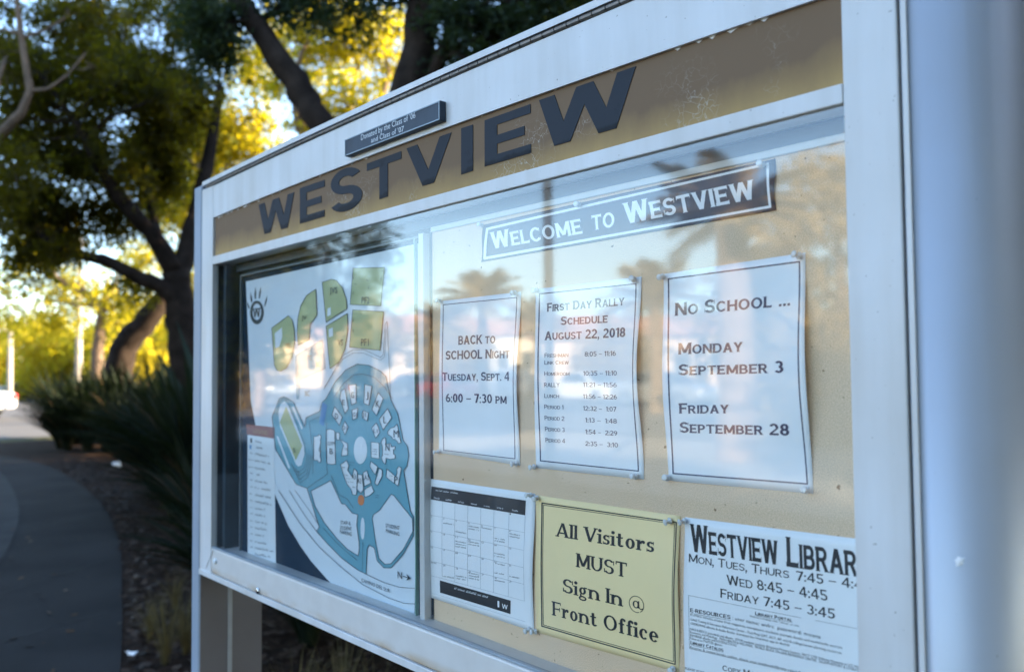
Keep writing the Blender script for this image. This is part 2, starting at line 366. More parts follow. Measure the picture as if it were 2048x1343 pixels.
def refine(P, F, lim=.014):                            # split long triangles so that print follows the curl of its paper
    P = list(P); out = []; mid = {}; st = [(f[0], f[i], f[i+1]) for f in F for i in range(1, len(f)-1)]
    while st:
        a, b, c = st.pop(); e = sorted((((a, b, c)), ((b, c, a)), ((c, a, b))), key=lambda t: -np.linalg.norm(P[t[0]]-P[t[1]]))[0]
        if np.linalg.norm(P[e[0]]-P[e[1]]) < lim: out.append((a, b, c)); continue
        k = (min(e[0], e[1]), max(e[0], e[1]))
        if k not in mid: mid[k] = len(P); P.append((P[k[0]]+P[k[1]])/2)
        m = mid[k]; st += [(e[0], m, e[2]), (m, e[1], e[2])]
    return P, out
class Print:                                          # flat printing laid on a surface: pixel quads -> plane y with an own lift
    def __init__(s, crop=None, y=0.0, lift=.0004, warp=None):
        s.c = crop or (0, 0, 1); s.y = y; s.lift = lift; s.warp = warp; s.mb = MB()
    def px(s, p): return (s.c[0]+p[0]/s.c[2], s.c[1]+p[1]/s.c[2])
    def pt(s, p): return at(*s.px(p), s.y)
    def put(s, X):
        d = s.warp(X[0], X[2]) if s.warp else 0.0
        return (X[0], X[1]-d-s.lift, X[2])
    def text(s, t, L, R, top, st=COPPER, sc=True, gap=.10, space=.42):
        v, f, w = layout(t, st, sc, space, gap) if st else layout_plain(t)
        a, b, c = s.pt(L), s.pt(R), s.pt(top); ux = (b-a)/w; uy = c-a
        P = [a+ux*p+uy*q for p, q in v]
        if s.warp and st: P, f = refine(P, f, .009)
        s.mb.add([s.put(X) for X in P], f); return s
    def polys(s, ps):                                 # union of pixel polygons
        v, f = union([[(x, -y) for x, y in (s.px(q) for q in p)] for p in ps])
        P = [at(x, -y, s.y) for x, y in v]
        if s.warp: P, f = refine(P, f)
        s.mb.add([s.put(X) for X in P], f); return s
    def poly(s, p): return s.polys([p])
    def line(s, pts, w, close=False, sub=1):
        pts = list(pts)+([pts[0]] if close else []); ps = []
        if sub > 1:
            q = []
            for i in range(len(pts)-1):
                for k in range(sub): q.append((pts[i][0]+(pts[i+1][0]-pts[i][0])*k/sub, pts[i][1]+(pts[i+1][1]-pts[i][1])*k/sub))
            pts = q+[pts[-1]]
        for i in range(len(pts)-1):
            (x0, y0), (x1, y1) = pts[i], pts[i+1]; l = math.hypot(x1-x0, y1-y0)
            if l < 1e-6: continue
            nx, ny = -(y1-y0)/l*w/2, (x1-x0)/l*w/2; ex, ey = (x1-x0)/l*w*.35, (y1-y0)/l*w*.35
            ps.append([(x0+nx-ex, y0+ny-ey), (x1+nx+ex, y1+ny+ey), (x1-nx+ex, y1-ny+ey), (x0-nx-ex, y0-ny-ey)])
        return s.polys(ps)
    def ell(s, cx, cy, rx, ry, n=28): return s.poly([(cx+rx*math.cos(2*math.pi*k/n), cy+ry*math.sin(2*math.pi*k/n)) for k in range(n)])
    def scribble(s, L, R, hgt):                       # print too small to read
        n = max(3, int((R[0]-L[0])/(hgt*.55))); ps = []
        for k in range(n):
            if random.random() < .13: continue
            t = k/n; x = L[0]+(R[0]-L[0])*t; y = L[1]+(R[1]-L[1])*t; a = hgt*random.uniform(.55, 1.0); wd = (R[0]-L[0])/n
            ps.append([(x, y), (x+wd*.3, y), (x+wd*.3, y-a), (x, y-a)])
            yy = y-a*random.choice((.1, .5, .9)); ps.append([(x, yy), (x+wd*.85, yy), (x+wd*.85, yy-hgt*.18), (x, yy-hgt*.18)])
        return s.polys(ps)
    def lines(s, rows, m, parent, name='text_line'):       # every line of lettering a part of its paper
        for r in rows:
            s.mb = MB(); s.text(*r[:4], *(r[4:] or (COPPER,))); s.build(name, m, parent)
    def build(s, name, m, parent): return obj(name, s.mb, m, parent)
# ------------------------------------------------------------------ setting: the ground
def sheet(name, poly, z, m, kind='structure'):
    mb = MB(); n = len(poly); mb.add([(x, y, z) for x, y in poly], [tuple(range(n))])
    return tag(obj(name, mb, m, origin=(0, 0, z)), kind=kind)
M_ground = mat('dry_lawn_soil', (.085,.075,.03), .9, spec=.1, vscale=.5, col2=(.05,.055,.018), bump=.4, bscale=4, detail=8)
M_mulch = mat('bark_mulch', (.042,.023,.014), .95, spec=.08, vscale=14, col2=(.011,.006,.004), bump=1.0, bscale=45, detail=8)
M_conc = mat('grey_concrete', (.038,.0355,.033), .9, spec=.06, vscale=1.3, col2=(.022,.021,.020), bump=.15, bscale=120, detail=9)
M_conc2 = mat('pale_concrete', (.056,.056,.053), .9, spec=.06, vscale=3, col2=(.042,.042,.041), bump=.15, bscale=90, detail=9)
M_asph = mat('asphalt', (.055,.055,.058), .9, vscale=3, col2=(.042,.042,.045), bump=.2, bscale=80)
M_line = mat('road_paint', (.7,.7,.68), .7, var=.1)
sheet('ground', [(-900,-900),(900,-900),(900,900),(-900,900)], 0, M_ground)

# ------------------------------------------------------------------ the notice board
FY = -.05                                         # front face of its frame
board = empty('notice_board', (-1.3, .03, 0), 'white framed glass notice board on two posts with a tan header in navy capitals', 'notice board')
XL0, XL1, XR0, XR1 = -2.245, -2.171, -.4385, -.379
ZB0, ZB1, ZM0, ZM1 = .983, 1.052, 1.787, 1.809
def arch(x, z0, amp): t = (x-XL0)/(XR1-XL0); return z0 + amp*4*t*(1-t)
# left and right uprights of the frame
M_stain = bpy.data.materials.new('white_aluminium_rust_stained'); M_stain.use_nodes = True
def rail_stain():
    nt = M_stain.node_tree; b = nt.nodes['Principled BSDF']; b.inputs['Roughness'].default_value = .4
    g = N(nt, 'ShaderNodeNewGeometry'); sep = N(nt, 'ShaderNodeSeparateXYZ'); nt.links.new(g.outputs['Position'], sep.inputs[0])
    n = N(nt, 'ShaderNodeTexNoise'); n.inputs['Scale'].default_value = 9; n.inputs['Detail'].default_value = 6
    mp = N(nt, 'ShaderNodeMapping'); mp.inputs['Scale'].default_value = (1, 1, 3); nt.links.new(g.outputs['Position'], mp.inputs[0]); nt.links.new(mp.outputs[0], n.inputs['Vector'])
    mr = N(nt, 'ShaderNodeMapRange'); mr.inputs[1].default_value = 1.008; mr.inputs[2].default_value = .992; nt.links.new(sep.outputs[2], mr.inputs[0])
    r1 = N(nt, 'ShaderNodeValToRGB'); r1.color_ramp.elements[0].position = .40; r1.color_ramp.elements[1].position = .62; nt.links.new(n.outputs['Fac'], r1.inputs[0])
    mu = N(nt, 'ShaderNodeMath', operation='MULTIPLY'); nt.links.new(mr.outputs[0], mu.inputs[0]); nt.links.new(r1.outputs[0], mu.inputs[1])
    mu2 = N(nt, 'ShaderNodeMath', operation='MULTIPLY'); nt.links.new(mu.outputs[0], mu2.inputs[0]); mu2.inputs[1].default_value = .75
    n2 = N(nt, 'ShaderNodeTexNoise'); n2.inputs['Scale'].default_value = 25; n2.inputs['Detail'].default_value = 6; nt.links.new(g.outputs['Position'], n2.inputs['Vector'])
    r2 = N(nt, 'ShaderNodeValToRGB'); r2.color_ramp.elements[0].color = (.56,.53,.50,1); r2.color_ramp.elements[1].color = (.68,.655,.625,1); nt.links.new(n2.outputs['Fac'], r2.inputs[0])
    mx = N(nt, 'ShaderNodeMix', data_type='RGBA'); nt.links.new(mu2.outputs[0], mx.inputs[0]); nt.links.new(r2.outputs[0], mx.inputs[6]); mx.inputs[7].default_value = (.42,.27,.12,1)
    nt.links.new(mx.outputs[2], b.inputs['Base Color'])
rail_stain()
for a, b_, m_ in ((XL0, XL1, M_frame), (XR0, XR1, M_frame)):
    obj('frame_upright', MB().box(a, b_, FY, .09, ZB0, 1.997), m_, board, bevel=.002)
mb = MB(); n = 28
for i in range(n):
    xa, xb = XL1+.0005+(XR0-XL1-.001)*i/n, XL1+.0005+(XR0-XL1-.001)*(i+1)/n
    v = []
    for x in (xa, xb): v += [(x, FY+.001, arch(x, 1.909, .013)), (x, FY+.001, arch(x, 1.994, .009)), (x, .08, arch(x, 1.994, .009)), (x, .08, arch(x, 1.909, .013))]
    fs = [(0,4,5,1), (1,5,6,2), (3,2,6,7), (0,3,7,4)] + ([(0,1,2,3)] if i == 0 else []) + ([(4,7,6,5)] if i == n-1 else [])
    mb.add(v, fs)
obj('top_rail', mb, M_frame, board)
mb = MB(); mh = MB()
for i in range(n):
    xa, xb = XL0+.012+(XR1-XL0-.012)*i/n, XL0+.012+(XR1-XL0-.012)*(i+1)/n
    v = []
    for x in (xa, xb): v += [(x, FY-.004, arch(x, 2.0045, .009)), (x, FY-.004, arch(x, 2.0155, .009)), (x, .10, arch(x, 2.0155, .009)), (x, .10, arch(x, 2.0045, .009))]
    mb.add(v, [(0,4,5,1), (1,5,6,2), (3,2,6,7), (0,3,7,4)] + ([(0,1,2,3)] if i == 0 else []) + ([(4,7,6,5)] if i == n-1 else []))
obj('roof_cap', mb, M_frame, board)
k = 70
for i in range(k):
    xa = XL1-.04+(XR0-XL1+.06)*i/k; xb = XL1-.04+(XR0-XL1+.06)*(i+.93)/k
    mh.tube([(xa, FY+.0005, arch(xa, 1.9992, .009)), (xb, FY+.0005, arch(xb, 1.9992, .009))], .0042, 8)
obj('hinge', mh, M_hinge, board)
obj('middle_rail', MB().box(XL1+.0005, XR0-.0005, FY, -.006, ZM0, ZM1), M_frame, board, bevel=.0015)
obj('bottom_rail', MB().box(XL1+.0005, XR0-.0005, FY+.0008, .09, ZB0+.006, ZB1), M_stain, board, bevel=.004)
obj('drip_edge', MB().box(XL0+.001, XR1, FY-.003, .09, ZB0-.008, ZB0+.0055), M_frame, board, bevel=.001)
# back, linings and sill of the case
obj('case_back', MB().box(XL0+.01, XR1-.01, .012, .09, ZB0+.01, 1.99), M_dark, board)
obj('side_lining', MB().box(XL1-.012, XL1+.001, -.034, .0115, ZB1-.02, ZM0-.0005), M_dark, board)
mb = MB(); mb.box(XL1+.0012, XL1+.028, -.02, .0118, ZB1-.015, ZM0-.001); mb.box(XL1+.0283, XL1+.031, -.026, .0117, ZB1-.015, ZM0-.002)
obj('side_channel', mb, mat('blue_grey_channel', (.035,.06,.08), .6, var=.2, spec=.2), board)
mb = MB(); mb.box(XL1, XR0+.02, -.036, .0115, ZB1-.018, ZB1-.017); mb.box(XL1+.001, XR0, -.0475, -.0365, ZB1+.0003, ZB1+.004); mb.box(XL1+.001, XR0, -.030, -.026, ZB1-.0168, ZB1-.008)
obj('sill_channel', mb, M_grey, board, bevel=.0008)
obj('head_panel', MB().box(XL1+.002, XR0+.03, .002, .0115, 1.7685, ZM0), mat('slate_head_panel', (.07,.10,.14), .5, var=.1), board)
obj('head_trim', MB().box(-1.262, XR0+.03, -.004, .0018, 1.7585, 1.768), M_trim, board, bevel=.001)
# the tackboard
M_tack = bpy.data.materials.new('speckled_tackboard'); M_tack.use_nodes = True
def tack():
    nt = M_tack.node_tree; b = nt.nodes['Principled BSDF']; b.inputs['Roughness'].default_value = .85; b.inputs['Specular IOR Level'].default_value = .2
    g = N(nt, 'ShaderNodeNewGeometry')
    def noise(sc, det, p0, p1, c0, c1):
        t = N(nt, 'ShaderNodeTexNoise'); t.inputs['Scale'].default_value = sc; t.inputs['Detail'].default_value = det; nt.links.new(g.outputs['Position'], t.inputs['Vector'])
        r = N(nt, 'ShaderNodeValToRGB'); r.color_ramp.elements[0].position = p0; r.color_ramp.elements[1].position = p1
        r.color_ramp.elements[0].color = (*c0, 1); r.color_ramp.elements[1].color = (*c1, 1); nt.links.new(t.outputs['Fac'], r.inputs[0]); return r, t
    r, _ = noise(3, 4, .3, .7, (.84,.61,.43), (.90,.69,.51))
    fine, ft = noise(900, 2, .36, .62, (.66,.62,.56), (1.08,1.06,1.0))
    dots, _ = noise(130, 1, .235, .285, (.33,.26,.2), (1,1,1))
    prev = r.outputs[0]
    for q in (fine, dots):
        m = N(nt, 'ShaderNodeMix', data_type='RGBA', blend_type='MULTIPLY'); m.inputs[0].default_value = 1
        nt.links.new(prev, m.inputs[6]); nt.links.new(q.outputs[0], m.inputs[7]); prev = m.outputs[2]
    nt.links.new(prev, b.inputs['Base Color'])
    bp = N(nt, 'ShaderNodeBump'); bp.inputs['Strength'].default_value = .12; bp.inputs['Distance'].default_value = .001
    nt.links.new(ft.outputs['Fac'], bp.inputs['Height']); nt.links.new(bp.outputs[0], b.inputs['Normal'])
tack()
XT = -1.262
obj('tackboard', MB().box(XT, XR0+.03, 0, .0115, ZB1-.0165, 1.768), M_tack, board)
# header with the name in navy capitals
M_head = bpy.data.materials.new('weathered_tan_header'); M_head.use_nodes = True
def header():
    nt = M_head.node_tree; b = nt.nodes['Principled BSDF']; b.inputs['Roughness'].default_value = .7; b.inputs['Specular IOR Level'].default_value = .2
    g = N(nt, 'ShaderNodeNewGeometry'); sep = N(nt, 'ShaderNodeSeparateXYZ'); nt.links.new(g.outputs['Position'], sep.inputs[0])
    n = N(nt, 'ShaderNodeTexNoise'); n.inputs['Scale'].default_value = 14; n.inputs['Detail'].default_value = 7; n.inputs['Roughness'].default_value = .65
    mp = N(nt, 'ShaderNodeMapping'); mp.inputs['Scale'].default_value = (1, 1, .45); nt.links.new(g.outputs['Position'], mp.inputs[0]); nt.links.new(mp.outputs[0], n.inputs['Vector'])
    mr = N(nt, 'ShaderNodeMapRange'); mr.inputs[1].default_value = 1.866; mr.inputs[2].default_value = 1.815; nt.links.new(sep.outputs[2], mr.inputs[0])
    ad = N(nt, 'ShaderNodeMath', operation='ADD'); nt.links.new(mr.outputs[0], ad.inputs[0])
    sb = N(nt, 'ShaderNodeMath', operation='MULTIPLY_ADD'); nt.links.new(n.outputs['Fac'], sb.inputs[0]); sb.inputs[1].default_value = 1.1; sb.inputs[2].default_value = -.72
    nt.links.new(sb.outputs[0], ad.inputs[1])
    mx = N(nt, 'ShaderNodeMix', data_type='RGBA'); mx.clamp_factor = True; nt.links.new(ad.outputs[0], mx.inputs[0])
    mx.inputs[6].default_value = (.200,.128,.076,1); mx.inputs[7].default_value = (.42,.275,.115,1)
    vo = N(nt, 'ShaderNodeTexVoronoi', feature='DISTANCE_TO_EDGE'); vo.inputs['Scale'].default_value = 75
    dn = N(nt, 'ShaderNodeTexNoise'); dn.inputs['Scale'].default_value = 40; nt.links.new(g.outputs['Position'], dn.inputs['Vector'])
    dm = N(nt, 'ShaderNodeMix', data_type='RGBA'); dm.inputs[0].default_value = .04; nt.links.new(g.outputs['Position'], dm.inputs[6]); nt.links.new(dn.outputs['Color'], dm.inputs[7]); nt.links.new(dm.outputs[2], vo.inputs['Vector'])
    cr = N(nt, 'ShaderNodeMapRange'); cr.inputs[1].default_value = .03; cr.inputs[2].default_value = .0; nt.links.new(vo.outputs['Distance'], cr.inputs[0])
    n3 = N(nt, 'ShaderNodeTexNoise'); n3.inputs['Scale'].default_value = 9; n3.inputs['Detail'].default_value = 4; nt.links.new(g.outputs['Position'], n3.inputs['Vector'])
    r3 = N(nt, 'ShaderNodeMapRange'); r3.inputs[1].default_value = .50; r3.inputs[2].default_value = .62; nt.links.new(n3.outputs['Fac'], r3.inputs[0])
    ml = N(nt, 'ShaderNodeMath', operation='MULTIPLY'); nt.links.new(cr.outputs[0], ml.inputs[0]); nt.links.new(r3.outputs[0], ml.inputs[1])
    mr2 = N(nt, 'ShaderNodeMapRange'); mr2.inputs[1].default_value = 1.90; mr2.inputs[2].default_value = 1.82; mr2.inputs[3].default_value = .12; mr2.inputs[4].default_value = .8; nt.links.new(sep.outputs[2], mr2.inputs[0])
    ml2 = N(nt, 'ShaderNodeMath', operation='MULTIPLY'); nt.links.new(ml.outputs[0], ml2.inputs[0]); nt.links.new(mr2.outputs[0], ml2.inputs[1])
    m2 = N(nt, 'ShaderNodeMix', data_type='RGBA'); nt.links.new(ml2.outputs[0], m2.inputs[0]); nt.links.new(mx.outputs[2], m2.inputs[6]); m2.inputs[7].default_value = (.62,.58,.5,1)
    nt.links.new(m2.outputs[2], b.inputs['Base Color'])
header()
HY = -.043
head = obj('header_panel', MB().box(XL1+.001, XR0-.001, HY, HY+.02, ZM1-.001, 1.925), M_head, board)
mb = MB(); vs = []; K = 260; x = XL1+.004; dep = 0.0
for i in range(K):
    x = XL1+.004+(XR0-XL1-.008)*i/(K-1); z = arch(x, 1.909, .013); t = i/(K-1)
    dep = random.choice((0, 0, random.uniform(.001, .005))) if (t < .16 or .86 < t < .96) else (random.uniform(0, .003) if random.random() < .1 else 0)
    vs += [(x, HY-.0006, z+.003), (x, HY-.0006, z+.0004-dep)]
mb.add(vs, [(2*i, 2*i+1, 2*i+3, 2*i+2) for i in range(K-1)])
obj('peeling_edge', mb, M_paper, board)
HC = (500, 0, 2.6865)
LET = (('W', (48,1100), (240,1032), (240,1213), (48,1266)), ('E', (270,1012), (403,966), (403,1163), (270,1202)),
       ('S', (432,930), (605,876), (605,1112), (432,1158)), ('T', (630,880), (815,812), (815,1032), (630,1092)),
       ('V', (843,798), (1085,712), (1085,952), (843,1026)), ('I', (1137,690), (1200,670), (1200,918), (1137,938)),
       ('E', (1263,648), (1509,560), (1512,822), (1263,895)), ('W', (1555,540), (2076,356), (2070,661), (1555,808)))
for ch, tl, tr, br, bl in LET:
    v, f, w = glyph_tris(ch, SANS)
    q = [at(HC[0]+p[0]/HC[2], HC[1]+p[1]/HC[2], HY) for p in (bl, br, tr, tl)]
    mb = MB(); pts = []
    for a, b_ in v:
        a = a/w
        X = q[0]*(1-a)*(1-b_)+q[1]*a*(1-b_)+q[2]*a*b_+q[3]*(1-a)*b_
        pts.append((X[0], HY-.0012, X[2]))
    mb.add(pts, f)
    o = obj('letter', mb, M_letter, head)
    so = o.modifiers.new('thickness', 'SOLIDIFY'); so.thickness = .001; so.offset = -1
# small plaque screwed to the top rail
pq = [at(*p, FY-.012) for p in ((690,282), (880,197), (880,240), (690,314))]
x0, x1 = pq[0][0], pq[1][0]; z0, z1 = (pq[2][2]+pq[3][2])/2, (pq[0][2]+pq[1][2])/2
plaque = obj('plaque', MB().box(x0, x1, FY-.012, FY+.001, z0, z1), M_plaque, board, bevel=.0012)
mb = MB(); e = .0028
for b4 in ((x0+.001, x1-.001, z0+.001, z0+e), (x0+.001, x1-.001, z1-e, z1-.001), (x0+.001, x0+e, z0+e, z1-e), (x1-e, x1-.001, z0+e, z1-e)):
    mb.box(b4[0], b4[1], FY-.0132, FY-.0119, b4[2], b4[3])
obj('plaque_rim', mb, mat('worn_rim', (.25,.30,.34), .4, metal=.4), plaque)
pr = Print(HC, FY-.0122, .0006)
pr.text('Donated by the Class of \u201906', (598,754), (890,633), (598,724), None)
pr.text('and Class of \u201907', (652,768), (828,705), (652,740), None)
pr.build('plaque_lettering', M_silver, plaque)
# lock and rivets
def stud(px, py, r, m, name, yy=FY):
    c = at(px, py, yy); mb = MB(); mb.lathe((c[0], yy+.002, c[2]), (0, -1, 0), [(0, r), (.004, r), (.0065, r*.8), (.0075, r*.4)], 14); return obj(name, mb, m, board, smooth=True)
stud(517, 1180, .008, M_chrome, 'lock')
stud(431, 1121, .0075, mat('white_rivet', (.8,.82,.84), .3), 'rivet')
# posts: flat inner face with a groove, rounded outer side
def half_round(xf, sgn, rx, y0, y1, z0, z1, n=20):
    mb = MB(); cy, ry = (y0+y1)/2, (y1-y0)/2
    sec = [(xf + sgn*rx*math.sin(math.pi*k/n)**.85 if 0 < k < n else xf, cy-ry*math.cos(math.pi*k/n)) for k in range(n+1)]
    m_ = len(sec); vs = [(x, y, z) for z in (z0, z1) for x, y in sec]
    fs = [(k, k+1, k+1+m_, k+m_) for k in range(m_-1)] + [(m_-1, 0, m_, 2*m_-1), tuple(range(m_))[::-1], tuple(range(m_, 2*m_))]
    mb.add(vs, fs); return mb
M_strip = grime('shade_tinted_post_strip', (.30,.36,.45), .45, .08)  # shade on the left edge strip, put into a darker blue-grey
M_flat = mat('shade_darkened_post_flat', (.115,.118,.135), .5, var=.1, vscale=5)  # darker than the rest of the post: shade of the inner face in colour
def post(xf, sgn, rx, zt):
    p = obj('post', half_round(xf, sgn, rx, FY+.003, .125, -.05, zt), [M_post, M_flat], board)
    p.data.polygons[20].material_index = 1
    for pl in p.data.polygons: pl.use_smooth = len(pl.vertices) == 4 and abs(pl.normal.x*sgn) > -.5
    p.data.polygons[20].use_smooth = False
    mb = MB(); xi = xf - sgn*.0015
    mb.box(min(xf, xi), max(xf, xi), .028, .040, 0, ZB0-.009)
    obj('groove', mb, M_grey, p)
    w_ = .006 if sgn > 0 else .050
    mb = MB(); mb.box(min(xf+sgn*.002, xf+sgn*(w_+.002)), max(xf+sgn*.002, xf+sgn*(w_+.002)), FY-.001, FY+.0029 if sgn > 0 else FY+.04, ZB0-.02 if sgn > 0 else 0, zt-.002)
    obj('post_edge', mb, M_frame if sgn > 0 else M_strip, p, bevel=.0008 if sgn > 0 else .004)
    return p
post(XL0-.0015, -1, .075, 2.012)
rp = post(XR1+.0025, 1, .087, 2.03)
mb = MB(); th = math.radians(23); cx_, cy_ = XR1+.0025+.087*math.sin(th)**.85, .039-.086*math.cos(th); tx, ty = math.cos(th), math.sin(th)
cz = at(1905, 1118, cy_)[2]; vs = [(cx_+.0012*ty, cy_-.0012*tx, cz)]
for k in range(12):
    a = k*math.pi/6; q = .0055*random.uniform(.45, 1.3); vs.append((cx_+tx*q*math.cos(a)*.9+.0003*ty, cy_+ty*q*math.cos(a)*.9-.0003*tx, cz+q*math.sin(a)))
mb.add(vs, [(0, k, k % 12+1) for k in range(1, 13)]); obj('bird_dropping', mb, M_paper, rp)
c1 = at(426, 1099, FY-.0015); c0 = at(411, 1136, FY-.0015); d_ = .0007
mb = MB(); mb.add([(c0[0]-d_, FY-.0006, c0[2]+d_), (c0[0]+d_, FY-.0006, c0[2]-d_), (c1[0]+d_, FY-.0006, c1[2]-d_), (c1[0]-d_, FY-.0006, c1[2]+d_)], [(0,1,2,3)])
obj('mitre_joint', mb, M_hinge, board)
# the pane: only its front face mirrors the surroundings
M_glass = bpy.data.materials.new('window_glass'); M_glass.use_nodes = True
def glass():
    nt = M_glass.node_tree; out = nt.nodes['Material Output']; nt.nodes.remove(nt.nodes['Principled BSDF'])
    tr = N(nt, 'ShaderNodeBsdfTransparent'); tr.inputs[0].default_value = (.98,.98,.98,1)
    gl = N(nt, 'ShaderNodeBsdfGlossy'); gl.inputs['Roughness'].default_value = .035; gl.inputs[0].default_value = (1,1,1,1)
    gi = N(nt, 'ShaderNodeNewGeometry'); dt = N(nt, 'ShaderNodeVectorMath', operation='DOT_PRODUCT'); nt.links.new(gi.outputs['Normal'], dt.inputs[0]); nt.links.new(gi.outputs['Incoming'], dt.inputs[1])
    ab = N(nt, 'ShaderNodeMath', operation='ABSOLUTE'); nt.links.new(dt.outputs['Value'], ab.inputs[0])
    om = N(nt, 'ShaderNodeMath', operation='SUBTRACT'); om.inputs[0].default_value = 1.0; nt.links.new(ab.outputs[0], om.inputs[1])
    pw = N(nt, 'ShaderNodeMath', operation='POWER'); nt.links.new(om.outputs[0], pw.inputs[0]); pw.inputs[1].default_value = 3.2
    mu = N(nt, 'ShaderNodeMath', operation='MULTIPLY_ADD'); mu.use_clamp = True; mu.inputs[1].default_value = .80; mu.inputs[2].default_value = .085; nt.links.new(pw.outputs[0], mu.inputs[0])
    mx = N(nt, 'ShaderNodeMixShader'); nt.links.new(mu.outputs[0], mx.inputs[0]); nt.links.new(tr.outputs[0], mx.inputs[1]); nt.links.new(gl.outputs[0], mx.inputs[2])
    df = N(nt, 'ShaderNodeBsdfDiffuse'); df.inputs[0].default_value = (.8,.82,.84,1)
    n = N(nt, 'ShaderNodeTexNoise'); n.inputs['Scale'].default_value = 7; n.inputs['Detail'].default_value = 8
    g = N(nt, 'ShaderNodeNewGeometry'); mp = N(nt, 'ShaderNodeMapping'); mp.inputs['Rotation'].default_value = (0, .7, 0); mp.inputs['Scale'].default_value = (1, 1, .35)
    nt.links.new(g.outputs['Position'], mp.inputs[0]); nt.links.new(mp.outputs[0], n.inputs['Vector'])
    r = N(nt, 'ShaderNodeMapRange'); r.inputs[1].default_value = .50; r.inputs[2].default_value = .78; r.inputs[3].default_value = .001; r.inputs[4].default_value = .06; nt.links.new(n.outputs['Fac'], r.inputs[0])
    m2 = N(nt, 'ShaderNodeMixShader'); nt.links.new(r.outputs[0], m2.inputs[0]); nt.links.new(mx.outputs[0], m2.inputs[1]); nt.links.new(df.outputs[0], m2.inputs[2])
    nt.links.new(m2.outputs[0], out.inputs[0])
glass()
M_edge = bpy.data.materials.new('clear_glass_edge'); M_edge.use_nodes = True
def edge():
    nt = M_edge.node_tree; out = nt.nodes['Material Output']; nt.nodes.remove(nt.nodes['Principled BSDF'])
    tr = N(nt, 'ShaderNodeBsdfTransparent'); tr.inputs[0].default_value = (.97,.99,.98,1); nt.links.new(tr.outputs[0], out.inputs[0])
edge()
mb = MB(); mb.box(XL1-.008, XR0+.02, -.044, -.040, ZB1-.012, ZM0+.006); mb.m = [0 if i == 2 else 1 for i in range(6)]
obj('glass_pane', mb, [M_glass, M_edge], board)
# ------------------------------------------------------------------ papers pinned to the tackboard
def paper(name, label, cat, quad, m, curl=(.004, .003), group=None, base=.0008, warpseed=0):
    P = [at(*q, 0) for q in quad]                    # TL TR BR BL
    tl, tr, br, bl = P
    def uv(x, z):
        u = (x-(tl[0]+bl[0])/2)/((tr[0]+br[0]-tl[0]-bl[0])/2); top = tl[2]+(tr[2]-tl[2])*u; bot = bl[2]+(br[2]-bl[2])*u
        return u, (top-z)/(top-bot)
    def warp(x, z):
        u, v = uv(x, z); u = min(1.0, max(0.0, u)); v = min(1.0, max(0.0, v))
        e = (2*u-1)
        return base + 1.6*curl[0]*e*e*math.sin(math.pi*v)**2*(1+.4*e) + curl[1]*math.sin(math.pi*u)*math.sin(math.pi*v)*.5 + curl[1]*.35*math.sin(math.pi*u)*(1-abs(2*v-1))**.5*0 + .0004*math.sin(5*u+3*v+warpseed)
    root = empty(name, ((tl[0]+br[0])/2, -.0005, bl[2]), label, cat, group)
    mb = MB(); nu, nv = 24, 24; vs = []
    for j in range(nv+1):
        for i in range(nu+1):
            u, v = i/nu, j/nv; X = (tl*(1-u)+tr*u)*(1-v)+(bl*(1-u)+br*u)*v
            wx = .0012*math.sin(math.pi*2.2*v+warpseed)*(1 if u > .5 else -1)*abs(2*u-1)**4
            vs.append((X[0]+wx, -warp(X[0], X[2]), X[2]))
    fs = [(j*(nu+1)+i, (j+1)*(nu+1)+i, (j+1)*(nu+1)+i+1, j*(nu+1)+i+1) for j in range(nv) for i in range(nu)]
    mb.add(vs, fs); o = obj('sheet', mb, m, root, smooth=True)
    so = o.modifiers.new('thickness', 'SOLIDIFY'); so.thickness = .0003; so.offset = -1
    return root, warp
# banner
M_ban = mat('navy_banner', (.016,.024,.05), .42, var=.2, vscale=12)
bn, wf = paper('banner', 'navy paper banner with white border and white welcome line above the three notices', 'banner', ((967,450),(1551,317),(1553,421),(964,524)), M_ban, (.001,.002))
p = Print(None, 0, .0003, wf); p.line([(975.5,458),(1536,328),(1541.5,413.5),(970.5,516.5)], 5, True, 10).build('border_line', M_paper, bn)
p = Print(None, 0, .0003, wf)
p.lines([('Welcome', (987,498), (1167,467), (982,465), COPPER),
         ('to', (1186,461), (1231,453.5), (1184,424), COPPER),
         ('Westview', (1254,448), (1514,397.5), (1247,407), COPPER)], M_paper, bn)
# three white notices
G3 = (840, 430, 2.442)
n1, wf = paper('notice', 'white notice for back to school night, left of the two other white notices', 'notice', ((883,602),(1042,583),(1040,930),(879,905)), M_paper, (.003,.004), warpseed=1)
Print(G3, 0, .0003, wf).line([(117,438),(475,402),(467,1188),(117,1147)], 3.6, True, 12).build('border_line', M_navy, n1)
p = Print(G3, 0, .0003, wf)
p.lines([('BACK to', (193,633), (373,625), (193,590)),
         ('SCHOOL Night', (133,705), (449,697), (133,663)),
         ('Tuesday, Sept. 4', (118,808), (449,808), (118,768)),
         ('6:00 \u2013 7:30 pm', (133,912), (434,920), (133,870))], M_navy, n1)
n2, wf = paper('notice', 'white notice with a first day rally timetable in two columns', 'notice', ((1073,578),(1283,553),(1288,958),(1073,935)), M_paper, (.005,.004), warpseed=2)
Print(G3, 0, .0003, wf).line([(586,385),(1058,335),(1069,1248),(590,1198)], 5.5, True, 12).build('border_line', M_navy, n2)
p = Print(G3, 0, .0003, wf)
p.lines([('First Day Rally', (625,472), (1003,440), (625,430)),
         ('Schedule', (692,537), (922,525), (692,495)),
         ('August 22, 2018', (617,611), (1015,595), (617,568))], M_navy, n2)
p = Print(G3, 0, .0003, wf)
